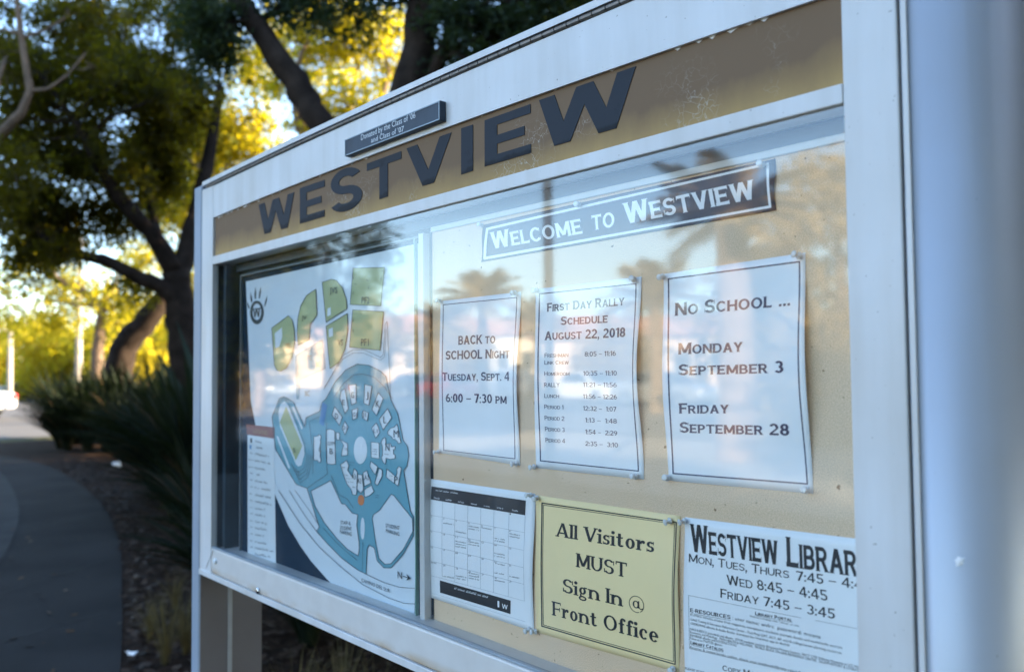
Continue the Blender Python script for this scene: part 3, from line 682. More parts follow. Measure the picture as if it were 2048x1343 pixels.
for t, a, b_, h in (('Freshman',(618,695),(731,692),21),('Link Crew',(618,729),(733,728),19),('Homeroom',(618,783),(737,783),20),('RALLY',(617,838),(690,838),20),('Lunch',(617,891),(687,892),20),
                    ('Period 1',(616,944),(708,947),20),('Period 2',(616,999),(711,1003),21),('Period 3',(616,1053),(712,1058),21),('Period 4',(617,1107),(713,1112),21)):
    p.lines([(t, a, b_, (a[0], a[1]-h), COPLIGHT)], M_navy, n2)
for t, a, b_, h in (('8:05 \u2013 11:16',(810,690),(969,686),23),('10:35 \u2013 11:10',(803,783),(975,782),22),('11:21 \u2013 11:56',(803,838),(975,839),22),('11:56 \u2013 12:26',(803,895),(975,898),22),
                    ('12:32 \u2013  1:07',(803,953),(970,958),22),('1:13 \u2013  1:48',(813,1010),(971,1016),22),('1:54 \u2013  2:29',(813,1067),(971,1075),22),('2:35 \u2013  3:10',(813,1124),(973,1133),22)):
    p.lines([(t, a, b_, (a[0], a[1]-h), COPLIGHT)], M_navy, n2)
G4 = (1300, 480, 2.582)
n3, wf = paper('notice', 'white notice listing two days of no school, largest and nearest of the white notices', 'notice', ((1326,548),(1613,505),(1629,987),(1337,960)), M_paper, (.006,.003), warpseed=4)
Print(G4, 0, .0003, wf).line([(97,200),(775,112),(814,1257),(123,1203)], 7.5, True, 12).build('border_line', M_navy, n3)
p = Print(G4, 0, .0003, wf)
p.lines([('No School ...', (135,391), (735,338), (135,325)),
         ('Monday', (158,590), (485,575), (158,532)),
         ('September 3', (160,697), (708,684), (160,641)),
         ('Friday', (162,894), (413,893), (162,841)),
         ('September 28', (162,992), (730,1008), (162,937))], M_navy, n3)
# month calendar
G6 = (840, 940, 3.332)
ca, wf = paper('calendar', 'white printed month calendar with black bands, left of the yellow notice', 'calendar', ((859.5,956.5),(1071,986.5),(1069,1262),(856.5,1192)), M_paper, (.002,.003), warpseed=6)
for q in ([(80,105),(708,200),(706,298),(77,192)], [(137,730),(610,865),(607,955),(137,812)]): Print(G6, 0, .0003, wf).poly(q).build('black_band', M_black, ca)
xt = [77,157,240,325,411,498,598,706]; yl = [192,295,397,500,600,697]; yr = [298,412,530,645,755,868]
p = Print(G6, 0, .0003, wf)
for a, b_ in zip(yl[1:], yr[1:]): p.line([(75,a),(704,b_)], 1.6, sub=6)
for i, x in enumerate(xt[1:]):
    t = (x-77)/(706-77); p.line([(x, 192+106*t+1), (x-3, 697+171*t)], 1.6, sub=6)
p.line([(70,812),(705,1005)], 1.4, sub=6)
p.build('grid', M_grey, ca)
p = Print(G6, 0, .0003, wf); day = 1
for r in range(5):
    for c in range(7):
        if r == 0 and c < 6: continue
        x = xt[c]+5; t = (x-77)/629; y = yl[r]+(yr[r]-yl[r])*t+13
        s_ = '23/30' if day == 23 else str(day)
        p.text(s_, (x,y), (x+7*len(s_),y+1.6*len(s_)), (x,y-11), None); day += 1
for c, r, k, o in ((1,1,1,40),(3,1,2,30),(4,1,1,25),(5,1,2,78),(6,1,2,30),(2,1,1,82),(2,2,3,40),(3,2,2,25),(5,2,2,66),(5,3,1,22),(5,3,1,85),(6,3,1,85),(1,4,1,85),(2,4,2,62),(3,4,3,22),(5,4,1,28)):
    for i in range(k):
        x = xt[c]+6; t = (x-77)/629; y = yl[r]+(yr[r]-yl[r])*t+o+i*17
        p.scribble((x, y), (x+70, y+13), 9)
p.build('small_print', M_black, ca)
p = Print(G6, 0, .0007, wf)
for c in range(7):
    x = xt[c]+22; t = (x-77)/629; y = 182+100*t; p.scribble((x, y), (x+40, y+7), 10)
p.scribble((110,135), (260,157), 10); p.scribble((235,790), (460,850), 14)
p.text('W', (552,915), (590,925), (552,885), GOTHIC); p.poly([(522,866),(534,868),(534,910),(522,908)])
p.build('white_print', M_paper, ca)
# yellow notice
ye, wf = paper('notice', 'yellow notice telling visitors to sign in, lower row between calendar and library poster', 'notice', ((1073,989.5),(1362,1031),(1359,1344),(1073,1262.6)), M_yellow, (.002,.004), warpseed=3)
p = Print(None, 0, .0003, wf)
p.line([(1085,1005),(1354,1043.5),(1351,1327),(1084.6,1250.6)], 2.4, True, 12); p.line([(1088,1009),(1350.5,1046.5),(1347.8,1321.5),(1087.6,1248)], 1.2, True, 12)
p.build('border_line', M_black, ye)
p = Print(G6, 0, .0003, wf)
p.lines([('All Visitors', (915,437), (1572,545), (915,345), SLAB, False),
         ('MUST', (1053,640), (1392,712), (1053,548), SLAB, False),
         ('Sign In', (960,808), (1360,903), (960,715), SLAB, False),
         ('@', (1403,915), (1508,938), (1403,825), SLAB, False),
         ('Front Office', (890,962), (1595,1147), (890,868), SLAB, False)], M_black, ye)
# library poster, its right end behind the upright
G7 = (1300, 980, 3.7)
li, wf = paper('poster', 'white library poster with opening hours, cut off by the right upright of the frame', 'poster', ((1369,1033),(1752,1081),(1752,1560),(1371,1450)), M_paper, (.001,.003), warpseed=5)
p = Print(G7, 0, .0003, wf)
p.lines([('Westview', (312,450), (958,550), (300,245), COPPER, True, .07),
         ('Library', (1022,560), (1655,655), (1012,340), COPPER, True, .07)], M_black, li)
p = Print(G7, 0, .0003, wf)
p.lines([('Mon, Tues, Thurs', (292,527), (1037,648), (292,465), COPLIGHT),
         ('7:45 \u2013 4:45', (1090,662), (1650,742), (1087,592), COPLIGHT),
         ('Wed 8:45 \u2013 4:45', (580,692), (1322,815), (573,620), COPLIGHT),
         ('Friday 7:45 \u2013 3:45', (530,788), (1375,948), (530,722), COPLIGHT)], M_black, li)
p = Print(G7, 0, .0003, wf)
p.line([(1125,938),(292,773),(300,1165),(1330,1400)], 2.2, sub=8); p.line([(1230,957),(1600,1030)], 2.2, sub=4)
p.text('E-RESOURCES', (305,895), (605,948), (305,867), COPPER); p.line([(305,905),(605,958)], 2.5)
p.text(': user name: wvlrc  password: moana', (620,950), (1270,1092), (620,925), None)
p.text('Library Portal', (788,917), (1060,967), (788,892), COPPER); p.line([(788,922),(1060,972)], 2)
p.text('Website homepage click \u201cLibrary\u201d or scan', (748,930), (1110,1004), (748,917), None)
for t, a, b_ in (('eContent includes articles from magazines, newspapers, academic journals, books and multimedia sources', (305,920), (1430,1168)),
                 ('GALE Testing & Education Reference Center - Test Prep (SAT, ACT, AP, etc) & college/career planning resources', (308,957), (1425,1207)),
                 ('OVERDRIVE eBooks & Audio Books: download the Overdrive app to devices', (308,987), (1040,1148)),
                 ('GALE & EBSCO periodicals and eBooks.  JSTOR academic journals, Britannica Primary Sources, FACT CITE Defining Moments in U.S. History', (305,1028), (1600,1322)),
                 ('Economics, and Mythology.  TEEN HEALTH & WELLNESS.  WORLD BOOK ON-LINE REFERENCE CENTER.  SALEM HISTORY & LITERATURE', (305,1050), (1600,1346)),
                 ('INFOBASE eBooks and NOODLETOOLS', (305,1074), (650,1150)), ('Follow us on TWITTER @wvlrc', (305,1096), (545,1150)),
                 ('Reserve & renew books online, check your textbook/library record: user name: ID', (305,1163), (1330,1398)), ('PLEASE POST', (265,1318), (410,1352))):
    p.text(t, a, b_, (a[0], a[1]-17), None)
p.text('Library Catalog', (308,1132), (553,1187), (308,1107), COPPER); p.line([(308,1138),(553,1193)], 2)
p.text('Copy Machine', (545,1327), (930,1402), (545,1287), COPLIGHT)
p.build('small_print', M_black, li)

# ------------------------------------------------------------------ clear push pins
M_pin = bpy.data.materials.new('clear_pin_plastic'); M_pin.use_nodes = True
_b = M_pin.node_tree.nodes['Principled BSDF']; _b.inputs['Base Color'].default_value = (.93,.94,.95,1); _b.inputs['Roughness'].default_value = .15; _b.inputs['Transmission Weight'].default_value = .25; _b.inputs['IOR'].default_value = 1.45
mb = MB(); mb.lathe((0, 0, 0), (0, -1, 0), [(.001, .0042), (.0022, .0045), (.0032, .0026), (.0072, .0021), (.0088, .0040), (.0102, .0043), (.0110, .0030)], 14)
mb2 = MB(); mb2.lathe((0, .008, 0), (0, -1, 0), [(0, .0002), (.0088, .0006)], 6)
PINS = [((968,452),'banner, upper left corner'),((1528,331),'banner, upper right corner'),((1162,409),'banner, middle of its upper edge'),
        ((885,603),'back to school notice, upper left corner'),((1034,585),'back to school notice, upper right corner'),((881,902),'back to school notice, lower left corner'),((1037,926),'back to school notice, lower right corner'),
        ((1077,581),'rally notice, upper left corner'),((1272,560),'rally notice, upper right corner'),((1073,932),'rally notice, lower left corner'),((1276,952),'rally notice, lower right corner'),
        ((1330,553),'no school notice, upper left corner'),((1603,512),'no school notice, upper right corner'),((1339,955),'no school notice, lower left corner'),((1618,979),'no school notice, lower right corner'),
        ((860,960),'month calendar, upper left corner'),((1066,989),'month calendar, upper right corner'),((1062,1256),'month calendar, lower right corner'),
        ((1078,994),'yellow notice, upper left corner'),((1345,1039),'yellow notice, upper right corner'),((1076,1261),'yellow notice, lower left corner'),((1350,1335),'yellow notice, lower right corner'),
        ((1374,1040),'library poster, upper left corner')]
def pin(pos, label, i):
    global pin0
    if i == 0:
        pin0 = empty('push_pin', (0, 0, 0), label, 'push pin', 'clear push pins holding the papers')
        obj('pin_head', mb, M_pin, pin0, smooth=True); obj('pin_needle', mb2, M_chrome, pin0)
        pin0.location = pos; o = pin0
    else: o = copy_thing(pin0, pos, label)
    o.rotation_euler = (random.uniform(-.25, .25), 0, random.uniform(-.3, .3))
for i, (q, t) in enumerate(PINS):
    a = at(*q, 0); pin((a[0], -.0035, a[2]), 'clear push pin in the '+t.split(', ')[0]+' at its '+t.split(', ')[1].replace('its ', ''), i)

# ------------------------------------------------------------------ campus map under its own cover, left half of the case
MYY = -.003
cm = empty('campus_map', (-1.7, .0, 1.0), 'large campus map with teal grounds, green fields and a legend, left half of the case', 'map')
c4 = [at(*q, MYY) for q in ((486,553),(846,476),(838,1262),(492,1128))]
XA, XB = c4[0][0], at(838,900,MYY)[0]; ZT = (c4[0][2]+c4[1][2])/2
M_mapbg = mat('map_navy', (.005,.024,.05), .85, var=.1, spec=.1); M_teal = mat('map_teal', (.13,.37,.47), .55, var=.03); M_green = mat('map_green', (.42,.47,.25), .55, var=.05)
M_map = mat('map_paper', (.68,.76,.83), .5, var=.02, vscale=4); M_mapw = mat('map_white', (.74,.80,.85), .5); M_out = mat('map_outline', (.02,.04,.055), .55)
M_court = mat('map_court', (.24,.40,.48), .55); M_blue = mat('map_blue', (.07,.27,.55), .5); M_orange = mat('map_orange', (.62,.20,.07), .5); M_red = mat('map_legend_red', (.24,.055,.045), .5); M_brown = mat('map_label_brown', (.36,.22,.08), .5)
obj('backing', MB().box(XA, XB+.012, MYY+.0004, -.0004, ZB1-.016, ZT), M_mapbg, cm)
e = .007; mb = MB()
mb.box(XA-.003, XA+.0005, MYY-.006, -.0002, ZB1-.016, ZT+.003); mb.box(XA+.0008, XB+.012, MYY-.006, -.0002, ZT+.0003, ZT+.004)
obj('frame_edge', mb, mat('map_frame_edge', (.14,.18,.21), .4), cm)
XD0, XD1 = at(841,900,MYY-.01)[0], at(850.5,900,MYY-.01)[0]
obj('divider_bar', MB().box(XD0, XD1, -.016, -.0006, ZB1-.016, 1.7575), M_frame, cm, bevel=.0008)
XG = at(830.5,900,MYY-.008)[0]
obj('cover_edge', MB().box(XG-.0022, XG, -.011, -.004, ZB1-.016, ZT), mat('green_glass_edge', (.22,.42,.34), .2), cm)
def cr(c, pts): return [(c[0]+x/c[2], c[1]+y/c[2]) for x, y in pts]
A_, B_, F_, G_, H_ = (380,450,3.838), (380,780,3.838), (480,780,6.715), (640,780,5.841), (550,980,4.797)
L0 = .0003
Print(None, MYY, L0).poly([(492,563),(842,485.5),(829,1249),(760,1225),(686.5,1190)]+cr(H_, [(500,850),(350,680),(250,540),(130,340),(10,60)])+[(530,930),(511,848),(501.5,799)]).build('sheet', M_map, cm)
grounds = cr(A_, [(1050,1330),(1120,1200),(1200,1110),(1290,1065),(1380,1075),(1470,1120),(1510,1160),(1545,1335)])+cr(B_, [(1600,180),(1640,380),(1675,430),(1685,500),(1670,580),(1645,615),(1695,920),(1722,970),(1722,1000)])+ \
    [(828,1071)]+cr(H_, [(1230,620),(1120,740),(1050,740),(985,670),(960,550),(910,520),(890,560),(880,800),(800,760),(650,650),(500,500),(405,390),(430,350),(320,0)])+ \
    cr(B_, [(905,750),(820,720),(760,620),(660,450),(635,200),(650,165),(690,62),(725,48),(760,65),(800,90),(885,280),(895,210),(1000,160),(1020,90)])
Print(None, MYY, L0*2).poly(grounds).build('grounds', M_teal, cm)
S1 = cr(H_, [(1120,35),(1145,45),(1325,270),(1330,390),(1240,560),(1120,700),(1060,705),(1005,650),(970,480),(940,270),(950,230),(1010,190),(1060,120)])
S2 = cr(B_, [(1085,690),(1170,870),(1195,870),(1250,940),(1290,950)])+cr(H_, [(800,235),(790,330),(810,470),(815,560),(805,625),(700,560),(600,460),(480,310),(390,150),(355,20)])+cr(B_, [(935,770)])
p = Print(None, MYY, L0*3); p.poly(S1); p.poly(S2); p.ell(726,1056,4.2,22)
trk = cr(F_, [(520,300),(545,190),(600,148),(650,200),(760,470),(860,740),(872,850),(830,1005),(790,1020),(760,1000),(540,480)])
p.poly(trk); p.poly(cr(F_, [(700,225),(725,215),(850,510),(830,520)])); p.poly(cr(F_, [(490,610),(520,620),(680,1040),(655,1050)])); p.poly(cr(F_, [(970,180),(1085,120),(1065,260),(985,290)])); p.poly(cr(F_, [(830,365),(900,330),(885,480)]))
p.build('parking_areas', M_map, cm)
p = Print(None, MYY, L0*4)
p.poly(cr(F_, [(625,215),(845,745),(755,940),(540,430)]))
flds = [[(632,790),(760,695),(790,730),(805,800),(808,900),(790,1010),(745,1095),(700,1122),(670,1110),(652,1070),(645,960)], [(970,492),(900,540),(855,620),(832,720),(828,830),(835,920),(920,880),(928,760),(980,690)],
        [(1020,440),(1090,415),(1130,425),(1175,480),(1205,570),(1210,640),(1050,745),(1040,640)], [(1050,775),(1213,678),(1217,800),(1195,950),(1150,1050),(1080,1100),(1065,960)],
        [(1258,330),(1500,325),(1470,620),(1235,608)], [(1255,650),(1492,663),(1465,960),(1230,935)]]
p.build('playing_field', M_green, cm)
for q in flds: Print(None, MYY, L0*4).poly(cr(A_, q)).build('playing_field', M_green, cm)
Print(A_, MYY, L0*4).poly([(810,1000),(1020,875),(1045,1100),(850,1190),(840,1335),(820,1335)]).build('courts', M_court, cm)
bl = [[(180,190),(268,310),(235,410),(148,285)], [(255,10),(300,-20),(340,215),(300,270),(240,90)], [(345,-60),(430,-70),(430,150),(375,170)], [(530,-70),(615,-50),(580,175),(520,150)], [(690,25),(748,95),(668,295),(615,225)],
      [(800,210),(845,320),(745,462),(698,340)], [(910,395),(955,610),(925,620),(905,590),(885,570),(860,570),(845,540),(800,510),(800,480),(835,440),(870,430)],
      [(770,545),(778,600),(770,630),(835,620),(845,660),(885,650),(885,690),(865,690),(868,745),(885,745),(885,795),(845,800),(835,805),(780,790),(775,860),(745,840),(725,780),(740,760),(738,650),(722,610),(740,565)],
      [(790,915),(895,1005),(910,960),(905,920),(930,885),(960,905),(920,1115),(778,1010)], [(665,378),(690,430),(708,490),(658,558),(612,440)], [(380,230),(450,205),(440,320),(390,345)], [(500,270),(515,235),(575,260),(560,360),(505,320)],
      [(300,360),(338,430),(300,518),(262,440)], [(85,460),(130,450),(180,470),(190,860),(140,865),(88,850)], [(604,600),(698,612),(700,798),(606,782)], [(250,580),(275,590),(330,620),(330,755),(258,765),(268,700),(285,640)],
      [(248,865),(320,815),(345,880),(330,930),(385,1010),(405,910),(445,950),(435,1220),(390,1215),(370,1150),(320,1090),(280,980)], [(450,980),(500,985),(515,1160),(485,1200),(440,1150)], [(510,960),(555,935),(605,1080),(525,1120)],
      [(600,825),(685,890),(655,985),(590,890)], [(700,905),(735,930),(735,1000),(680,1110),(648,1080)], [(525,1160),(610,1105),(640,1180),(590,1225),(530,1245)], [(195,490),(238,495),(235,580),(200,575)]]
bl = [cr(G_, q) for q in bl]+[cr(F_, [(1000,620),(1060,610),(1060,595),(1095,600),(1100,640),(1085,660),(1095,700),(1080,760),(1090,850),(1085,880),(1100,930),(1090,965),(1060,965),(1055,940),(1000,930)])]
for q in bl: Print(None, MYY, L0*4).poly(q).build('building_shape', M_mapw, cm)
Print(None, MYY, L0*4).ell(*cr(G_, [(478,698)])[0], 78/5.841, 160/5.841).build('round_plaza', M_mapw, cm)
for q in ([(655,830),(710,785),(712,860),(690,930),(660,945)], [(1058,700),(1060,640),(1085,630),(1085,690)], [(1068,800),(1100,785),(1102,850),(1072,860)]):
    Print(None, MYY, L0*5).poly(cr(A_, q)).build('infield', M_mapw, cm)
p = Print(None, MYY, L0*4)
p.poly(cr(B_, [(1022,92),(1058,112),(1030,278),(995,250)])).build('pool_shape', M_blue, cm)
Print(None, MYY, L0*4).ell(*cr(G_, [(485,1280)])[0], 38/5.841, 62/5.841).build('orange_oval', M_orange, cm)
p = Print(None, MYY, L0*6)
p.line(grounds, 1.1, True)
p.build('grounds_outline', M_out, cm)
p = Print(None, MYY, L0*6.5)
for q in bl+[S1, S2]+[cr(A_, q) for q in flds]: p.line(q, 1.0, True)
p.build('outlines', M_out, cm)
p = Print(None, MYY, L0*7)
p.line(cr(H_, [(40,0),(250,320),(430,540),(650,740),(850,900),(1100,1030),(1250,1080),(1355,1085)]), .9); p.line(cr(H_, [(140,0),(300,250),(405,390)]), .7); p.line(cr(H_, [(200,0),(330,180),(420,320)]), .7)
p.line(cr(H_, [(880,800),(1050,880),(1200,925),(1350,937)]), .9); p.line(cr(H_, [(470,360),(600,500),(700,590),(800,670)]), .7); p.line(cr(H_, [(850,490),(845,780)]), .6)
p.line(cr(A_, [(1110,1320),(1180,1220),(1260,1150),(1330,1140),(1420,1165),(1500,1240),(1560,1330)]), .7); p.line(cr(A_, [(1040,1240),(1180,1000),(1260,955),(1340,955),(1420,990),(1470,1015),(1490,990),(1505,760),(1520,740),(1545,1300)]), .7)
p.line(cr(A_, [(1030,1260),(1175,1030),(1260,980),(1340,980),(1415,1015),(1470,1035),(1500,1010),(1512,800)]), .6)
for k in range(4): p.line(cr(F_, [(700+30*k,980+30*k),(740+20*k,1080+45*k),(800+6*k,1095+50*k),(870+18*k,1040+40*k),(905+22*k,930+10*k),(915+22*k,850+8*k)]), .6)
p.line(cr(F_, [(500,330),(540,150),(600,100),(650,150),(880,720),(890,860)]), .6)
p.line(cr(B_, [(920,240),(1000,200)]), .6); p.line(cr(B_, [(920,240),(950,480),(950,640)]), .6); p.line(cr(B_, [(1055,250),(1045,400),(1060,640),(910,745)]), .7); p.line(cr(B_, [(1090,650),(1150,800),(1210,830),(1260,900)]), .7)
p.build('road_lines', M_out, cm)
p = Print(None, MYY, L0*8)
def lab(c, t, x, y, h, w, dy=0, m=None):
    a, b_, d = cr(c, [(x, y), (x+w, y+dy), (x, y-h)]); (m or p).text(t, a, b_, d, None)
for t, x, y, h, w in (('D',187,335,70,36),('E',268,168,60,30),('G',373,88,72,38),('J',552,88,72,24),('K',662,195,80,42),('L',750,382,82,36),('M',870,548,88,60),('N',775,705,82,48),('P',878,1082,82,40),('GYM',102,640,44,82),('B',122,742,68,38),
                      ('G1',398,305,48,42),('J1',510,305,48,36),('L1',637,495,48,46),('D1',278,460,48,46),('A3',382,1035,62,44),('A2',448,1082,56,44),('A1',528,1045,60,46)): lab(G_, t, x, y, h, w, 2)
lab(F_, 'C', 1068, 825, 62, 36); lab(F_, 'S', 722, 835, 62, 28)
for t, x, y, h, w in (('JVS',1080,522,46,58),('VS',1142,922,44,40),('PF2',1325,603,52,60),('PF1',1320,925,54,60),('JV',863,728,34,38)): lab(A_, t, x, y, h, w)
for t, x, y, w, dy in (('STAFF &',638,322,96,10),('STUDENT',632,372,112,12),('PARKING',632,412,112,24),('STUDENT',1070,350,135,26),('PARKING',1074,400,128,36)): lab(H_, t, x, y, 36, w, dy)
lab(H_, 'CAMINO DEL SUR', 838, 872, 34, 275, 108); lab(H_, 'N', 1186, 838, 66, 42, 8)
p.line(cr(H_, [(1240,820),(1290,836)]), 1.6); p.poly(cr(H_, [(1268,795),(1314,842),(1268,862),(1284,832)]))
for x, y, w in ((300,680,40),(305,700,40),(620,690,60),(620,715,60),(620,745,60),(765,745,55),(345,840,70),(350,870,55),(265,900,40),(290,990,50),(305,1030,60),(320,1070,80),(375,1130,50),(655,1225,50),(660,1250,45),(825,1000,40),(825,1035,45)): p.scribble(*cr(G_, [(x, y), (x+w, y+8)]), 2.2)
for k, x, y in ((0,1262,395),(1,1268,450),(2,1262,510),(3,1480,350),(4,1476,400),(5,1465,520),(0,1262,720),(2,1262,800),(3,1475,720),(5,1465,900),(1,1360,420),(2,1380,470)): p.line(cr(A_, [(x, y), (x+(18 if k % 2 else -4), y+(6 if k % 2 else 22))]), .8)
p.build('lettering', M_out, cm)
p = Print(None, MYY, L0*8)
lab(A_, 'TC', 910, 1035, 36, 34, m=p); lab(A_, 'BC', 975, 1085, 36, 32, m=p); lab(A_, 'BC', 890, 1310, 40, 36, m=p); lab(A_, 'YB', 738, 945, 40, 36, m=p)
p.build('brown_lettering', M_brown, cm)
# school emblem: paw with claws and a W
p = Print((410,430,5.372), MYY, L0*2)
p.polys([[(560+75*math.cos(a)*1.0, 1045+128*math.sin(a)), (560+75*math.cos(a+.26), 1045+128*math.sin(a+.26)), (560+46*math.cos(a+.26), 1038+88*math.sin(a+.26)), (560+46*math.cos(a), 1038+88*math.sin(a))] for a in [k*.2618 for k in range(24)]])
for q in ([(455,925),(470,960),(485,1000),(468,1003),(458,970)], [(490,825),(508,880),(512,930),(496,935),(490,890)], [(543,770),(553,830),(552,895),(536,900),(533,850)], [(603,765),(603,830),(592,895),(578,893),(582,840)], [(672,860),(668,920),(650,975),(636,980),(650,920)]): p.poly(q)
p.text('W', (520,1098), (598,1092), (516,1003), SANS); p.line([(510,1012),(602,1000)], 12)
p.build('emblem', M_out, cm)
# legend
K_ = (480, 840, 4.48)
lg = Print(K_, MYY, L0*3).poly([(70,128),(310,166),(325,1300),(72,1195)]).build('legend', M_mapw, cm)
Print(K_, MYY, L0*3).poly([(58,35),(315,62),(312,164),(64,126)]).build('legend_header', M_red, lg)
Print(None, MYY, L0*4).poly([(500,888),(503.5,889),(503.5,898),(500,897)]).build('legend_mark', M_blue, lg)
p = Print(K_, MYY, L0*4); p.text('LEGEND', (122,112), (255,133), (122,76), GOTHIC); p.build('legend_title', M_brown, lg)
p = Print(K_, MYY, L0*4)
for i, (y, w) in enumerate(((195,62),(250,70),(310,128),(370,136),(435,92),(490,42),(550,110),(610,142),(675,146),(735,148),(795,92),(850,92),(915,122),(970,116),(1030,82),(1095,104),(1150,165),(1205,138))):
    p.scribble((140,y), (140+w, y+w*.19), 20)
    if 1 < i < 17: p.scribble((95 if i not in (3,4) else 80, y-12), (120 if i not in (3,4) else 130, y-8), 15)
p.poly([(95,158),(113,160),(113,200),(95,198)])
p.build('legend_print', M_out, lg)
# ------------------------------------------------------------------ paths, beds and roads
def smooth_path(pts, n=8):
    out = []
    for i in range(len(pts)-1):
        p0 = pts[max(0, i-1)]; p1 = pts[i]; p2 = pts[i+1]; p3 = pts[min(len(pts)-1, i+2)]
        for k in range(n):
            t = k/n
            out.append(tuple(.5*(2*p1[j]+(p2[j]-p0[j])*t+(2*p0[j]-5*p1[j]+4*p2[j]-p3[j])*t*t+(3*p1[j]-p0[j]-3*p2[j]+p3[j])*t**3) for j in (0, 1)))
    return out+[tuple(pts[-1][:2])]
edge_r = smooth_path([(3,.25),(-1,-.35),(-3.4,.05),(-4.58,.45),(-6.0,.88),(-8.2,1.5),(-10.98,2.08),(-14.5,2.5),(-17.3,2.55),(-19.5,2.0),(-22,.9)])
sheet('mulch_bed', [(6,-.2)]+edge_r[4:]+[(-22.2,6),(-20,10),(-4,16),(8,14),(8,.2)], .006, M_mulch)
inner = smooth_path([(-22.6,.3),(-19.5,1.3),(-17.4,1.75),(-15.2,1.8),(-12.5,1.49),(-10.4,1.14),(-8.9,.79),(-7.9,.51),(-6.5,.0),(-5.6,-.9),(-5.4,-2.2),(-6,-4),(-8,-6)])
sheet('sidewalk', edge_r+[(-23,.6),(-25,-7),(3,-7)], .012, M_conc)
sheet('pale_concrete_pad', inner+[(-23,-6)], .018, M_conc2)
jm = MB()
def joint(a, b, w=.012):
    a = np.array(a); b = np.array(b); d = b-a; d /= np.linalg.norm(d); n_ = np.array([-d[1], d[0]])*w/2
    jm.add([(*(a-n_), .0155), (*(b-n_), .0155), (*(b+n_), .0155), (*(a+n_), .0155)], [(0,1,2,3)])
for a, b in (((-4.9,-1.4),(-5.75,.72)), ((-6.55,.08),(-7.4,1.22)), ((-9.2,.92),(-9.9,1.82)), ((-12.4,1.5),(-12.8,2.27))): joint(a, b)
tag(obj('sidewalk_joint', jm, mat('dark_joint_gap', (.014,.014,.014), .9), origin=(-8, 1, .015)), kind='structure')  # dark strips for the joints between slabs
sheet('street', [(-23.2,-13.8),(-23.2,12),(-31,40),(-75,40),(-75,-13.8)], .010, M_asph)
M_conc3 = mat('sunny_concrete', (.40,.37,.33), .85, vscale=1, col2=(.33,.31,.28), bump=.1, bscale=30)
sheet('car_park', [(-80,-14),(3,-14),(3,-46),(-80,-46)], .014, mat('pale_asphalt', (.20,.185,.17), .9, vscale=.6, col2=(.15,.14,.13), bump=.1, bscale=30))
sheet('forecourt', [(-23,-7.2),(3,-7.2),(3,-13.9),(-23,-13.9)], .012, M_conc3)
mb = MB()
for i in range(14): mb.add([(-40+3*i,-30,.019),(-39.88+3*i,-30,.019),(-39.88+3*i,-24,.019),(-40+3*i,-24,.019)], [(0,1,2,3)])
tag(obj('parking_lines', mb, M_line, origin=(0, -20, .016)), kind='structure')
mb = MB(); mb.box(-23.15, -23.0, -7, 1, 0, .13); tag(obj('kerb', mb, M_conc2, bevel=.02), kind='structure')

# loose bark and leaf litter on the bed: uncountable
def litter(name, n, region, size, m, zz=.008):
    v = []; f = []
    for i in range(n):
        x, y = region(); a = random.uniform(0, 6.3); l = size*random.uniform(.4, 1.5); w = l*random.uniform(.25, .6); c, s = math.cos(a), math.sin(a); h = random.uniform(.002, .02); tl = random.uniform(-.5, .5)
        o = len(v)
        for p, q in ((-l,-w),(l,-w),(l,w),(-l,w)): v.append((x+p*c-q*s, y+p*s+q*c, zz+h+max(-h, tl*p*.6)+(.3*q)))
        f.append((o, o+1, o+2, o+3))
    return tag(fast_obj(name, v, f, m), kind='stuff')
def reg_bed():
    t = random.uniform(0, 1)**1.3; x = -1.2-t*15.4; k = min(range(len(edge_r)), key=lambda i: abs(edge_r[i][0]-x)); return x, edge_r[k][1]+.03+random.random()**1.2*(1.2+t*2)
litter('bark_chips', 8500, reg_bed, .022, leaf_mat('chip', (.014,.009,.006), (.085,.055,.038), (.04,.03,.02), .05))
def reg_walk():
    t = random.random(); x = -3.8-t*6; return x, random.uniform(-.9, .6)+t*1.1
litter('fallen_leaves', 90, reg_walk, .018, leaf_mat('dead_leaf', (.05,.03,.018), (.11,.065,.032), (.06,.04,.02), .1), .016)

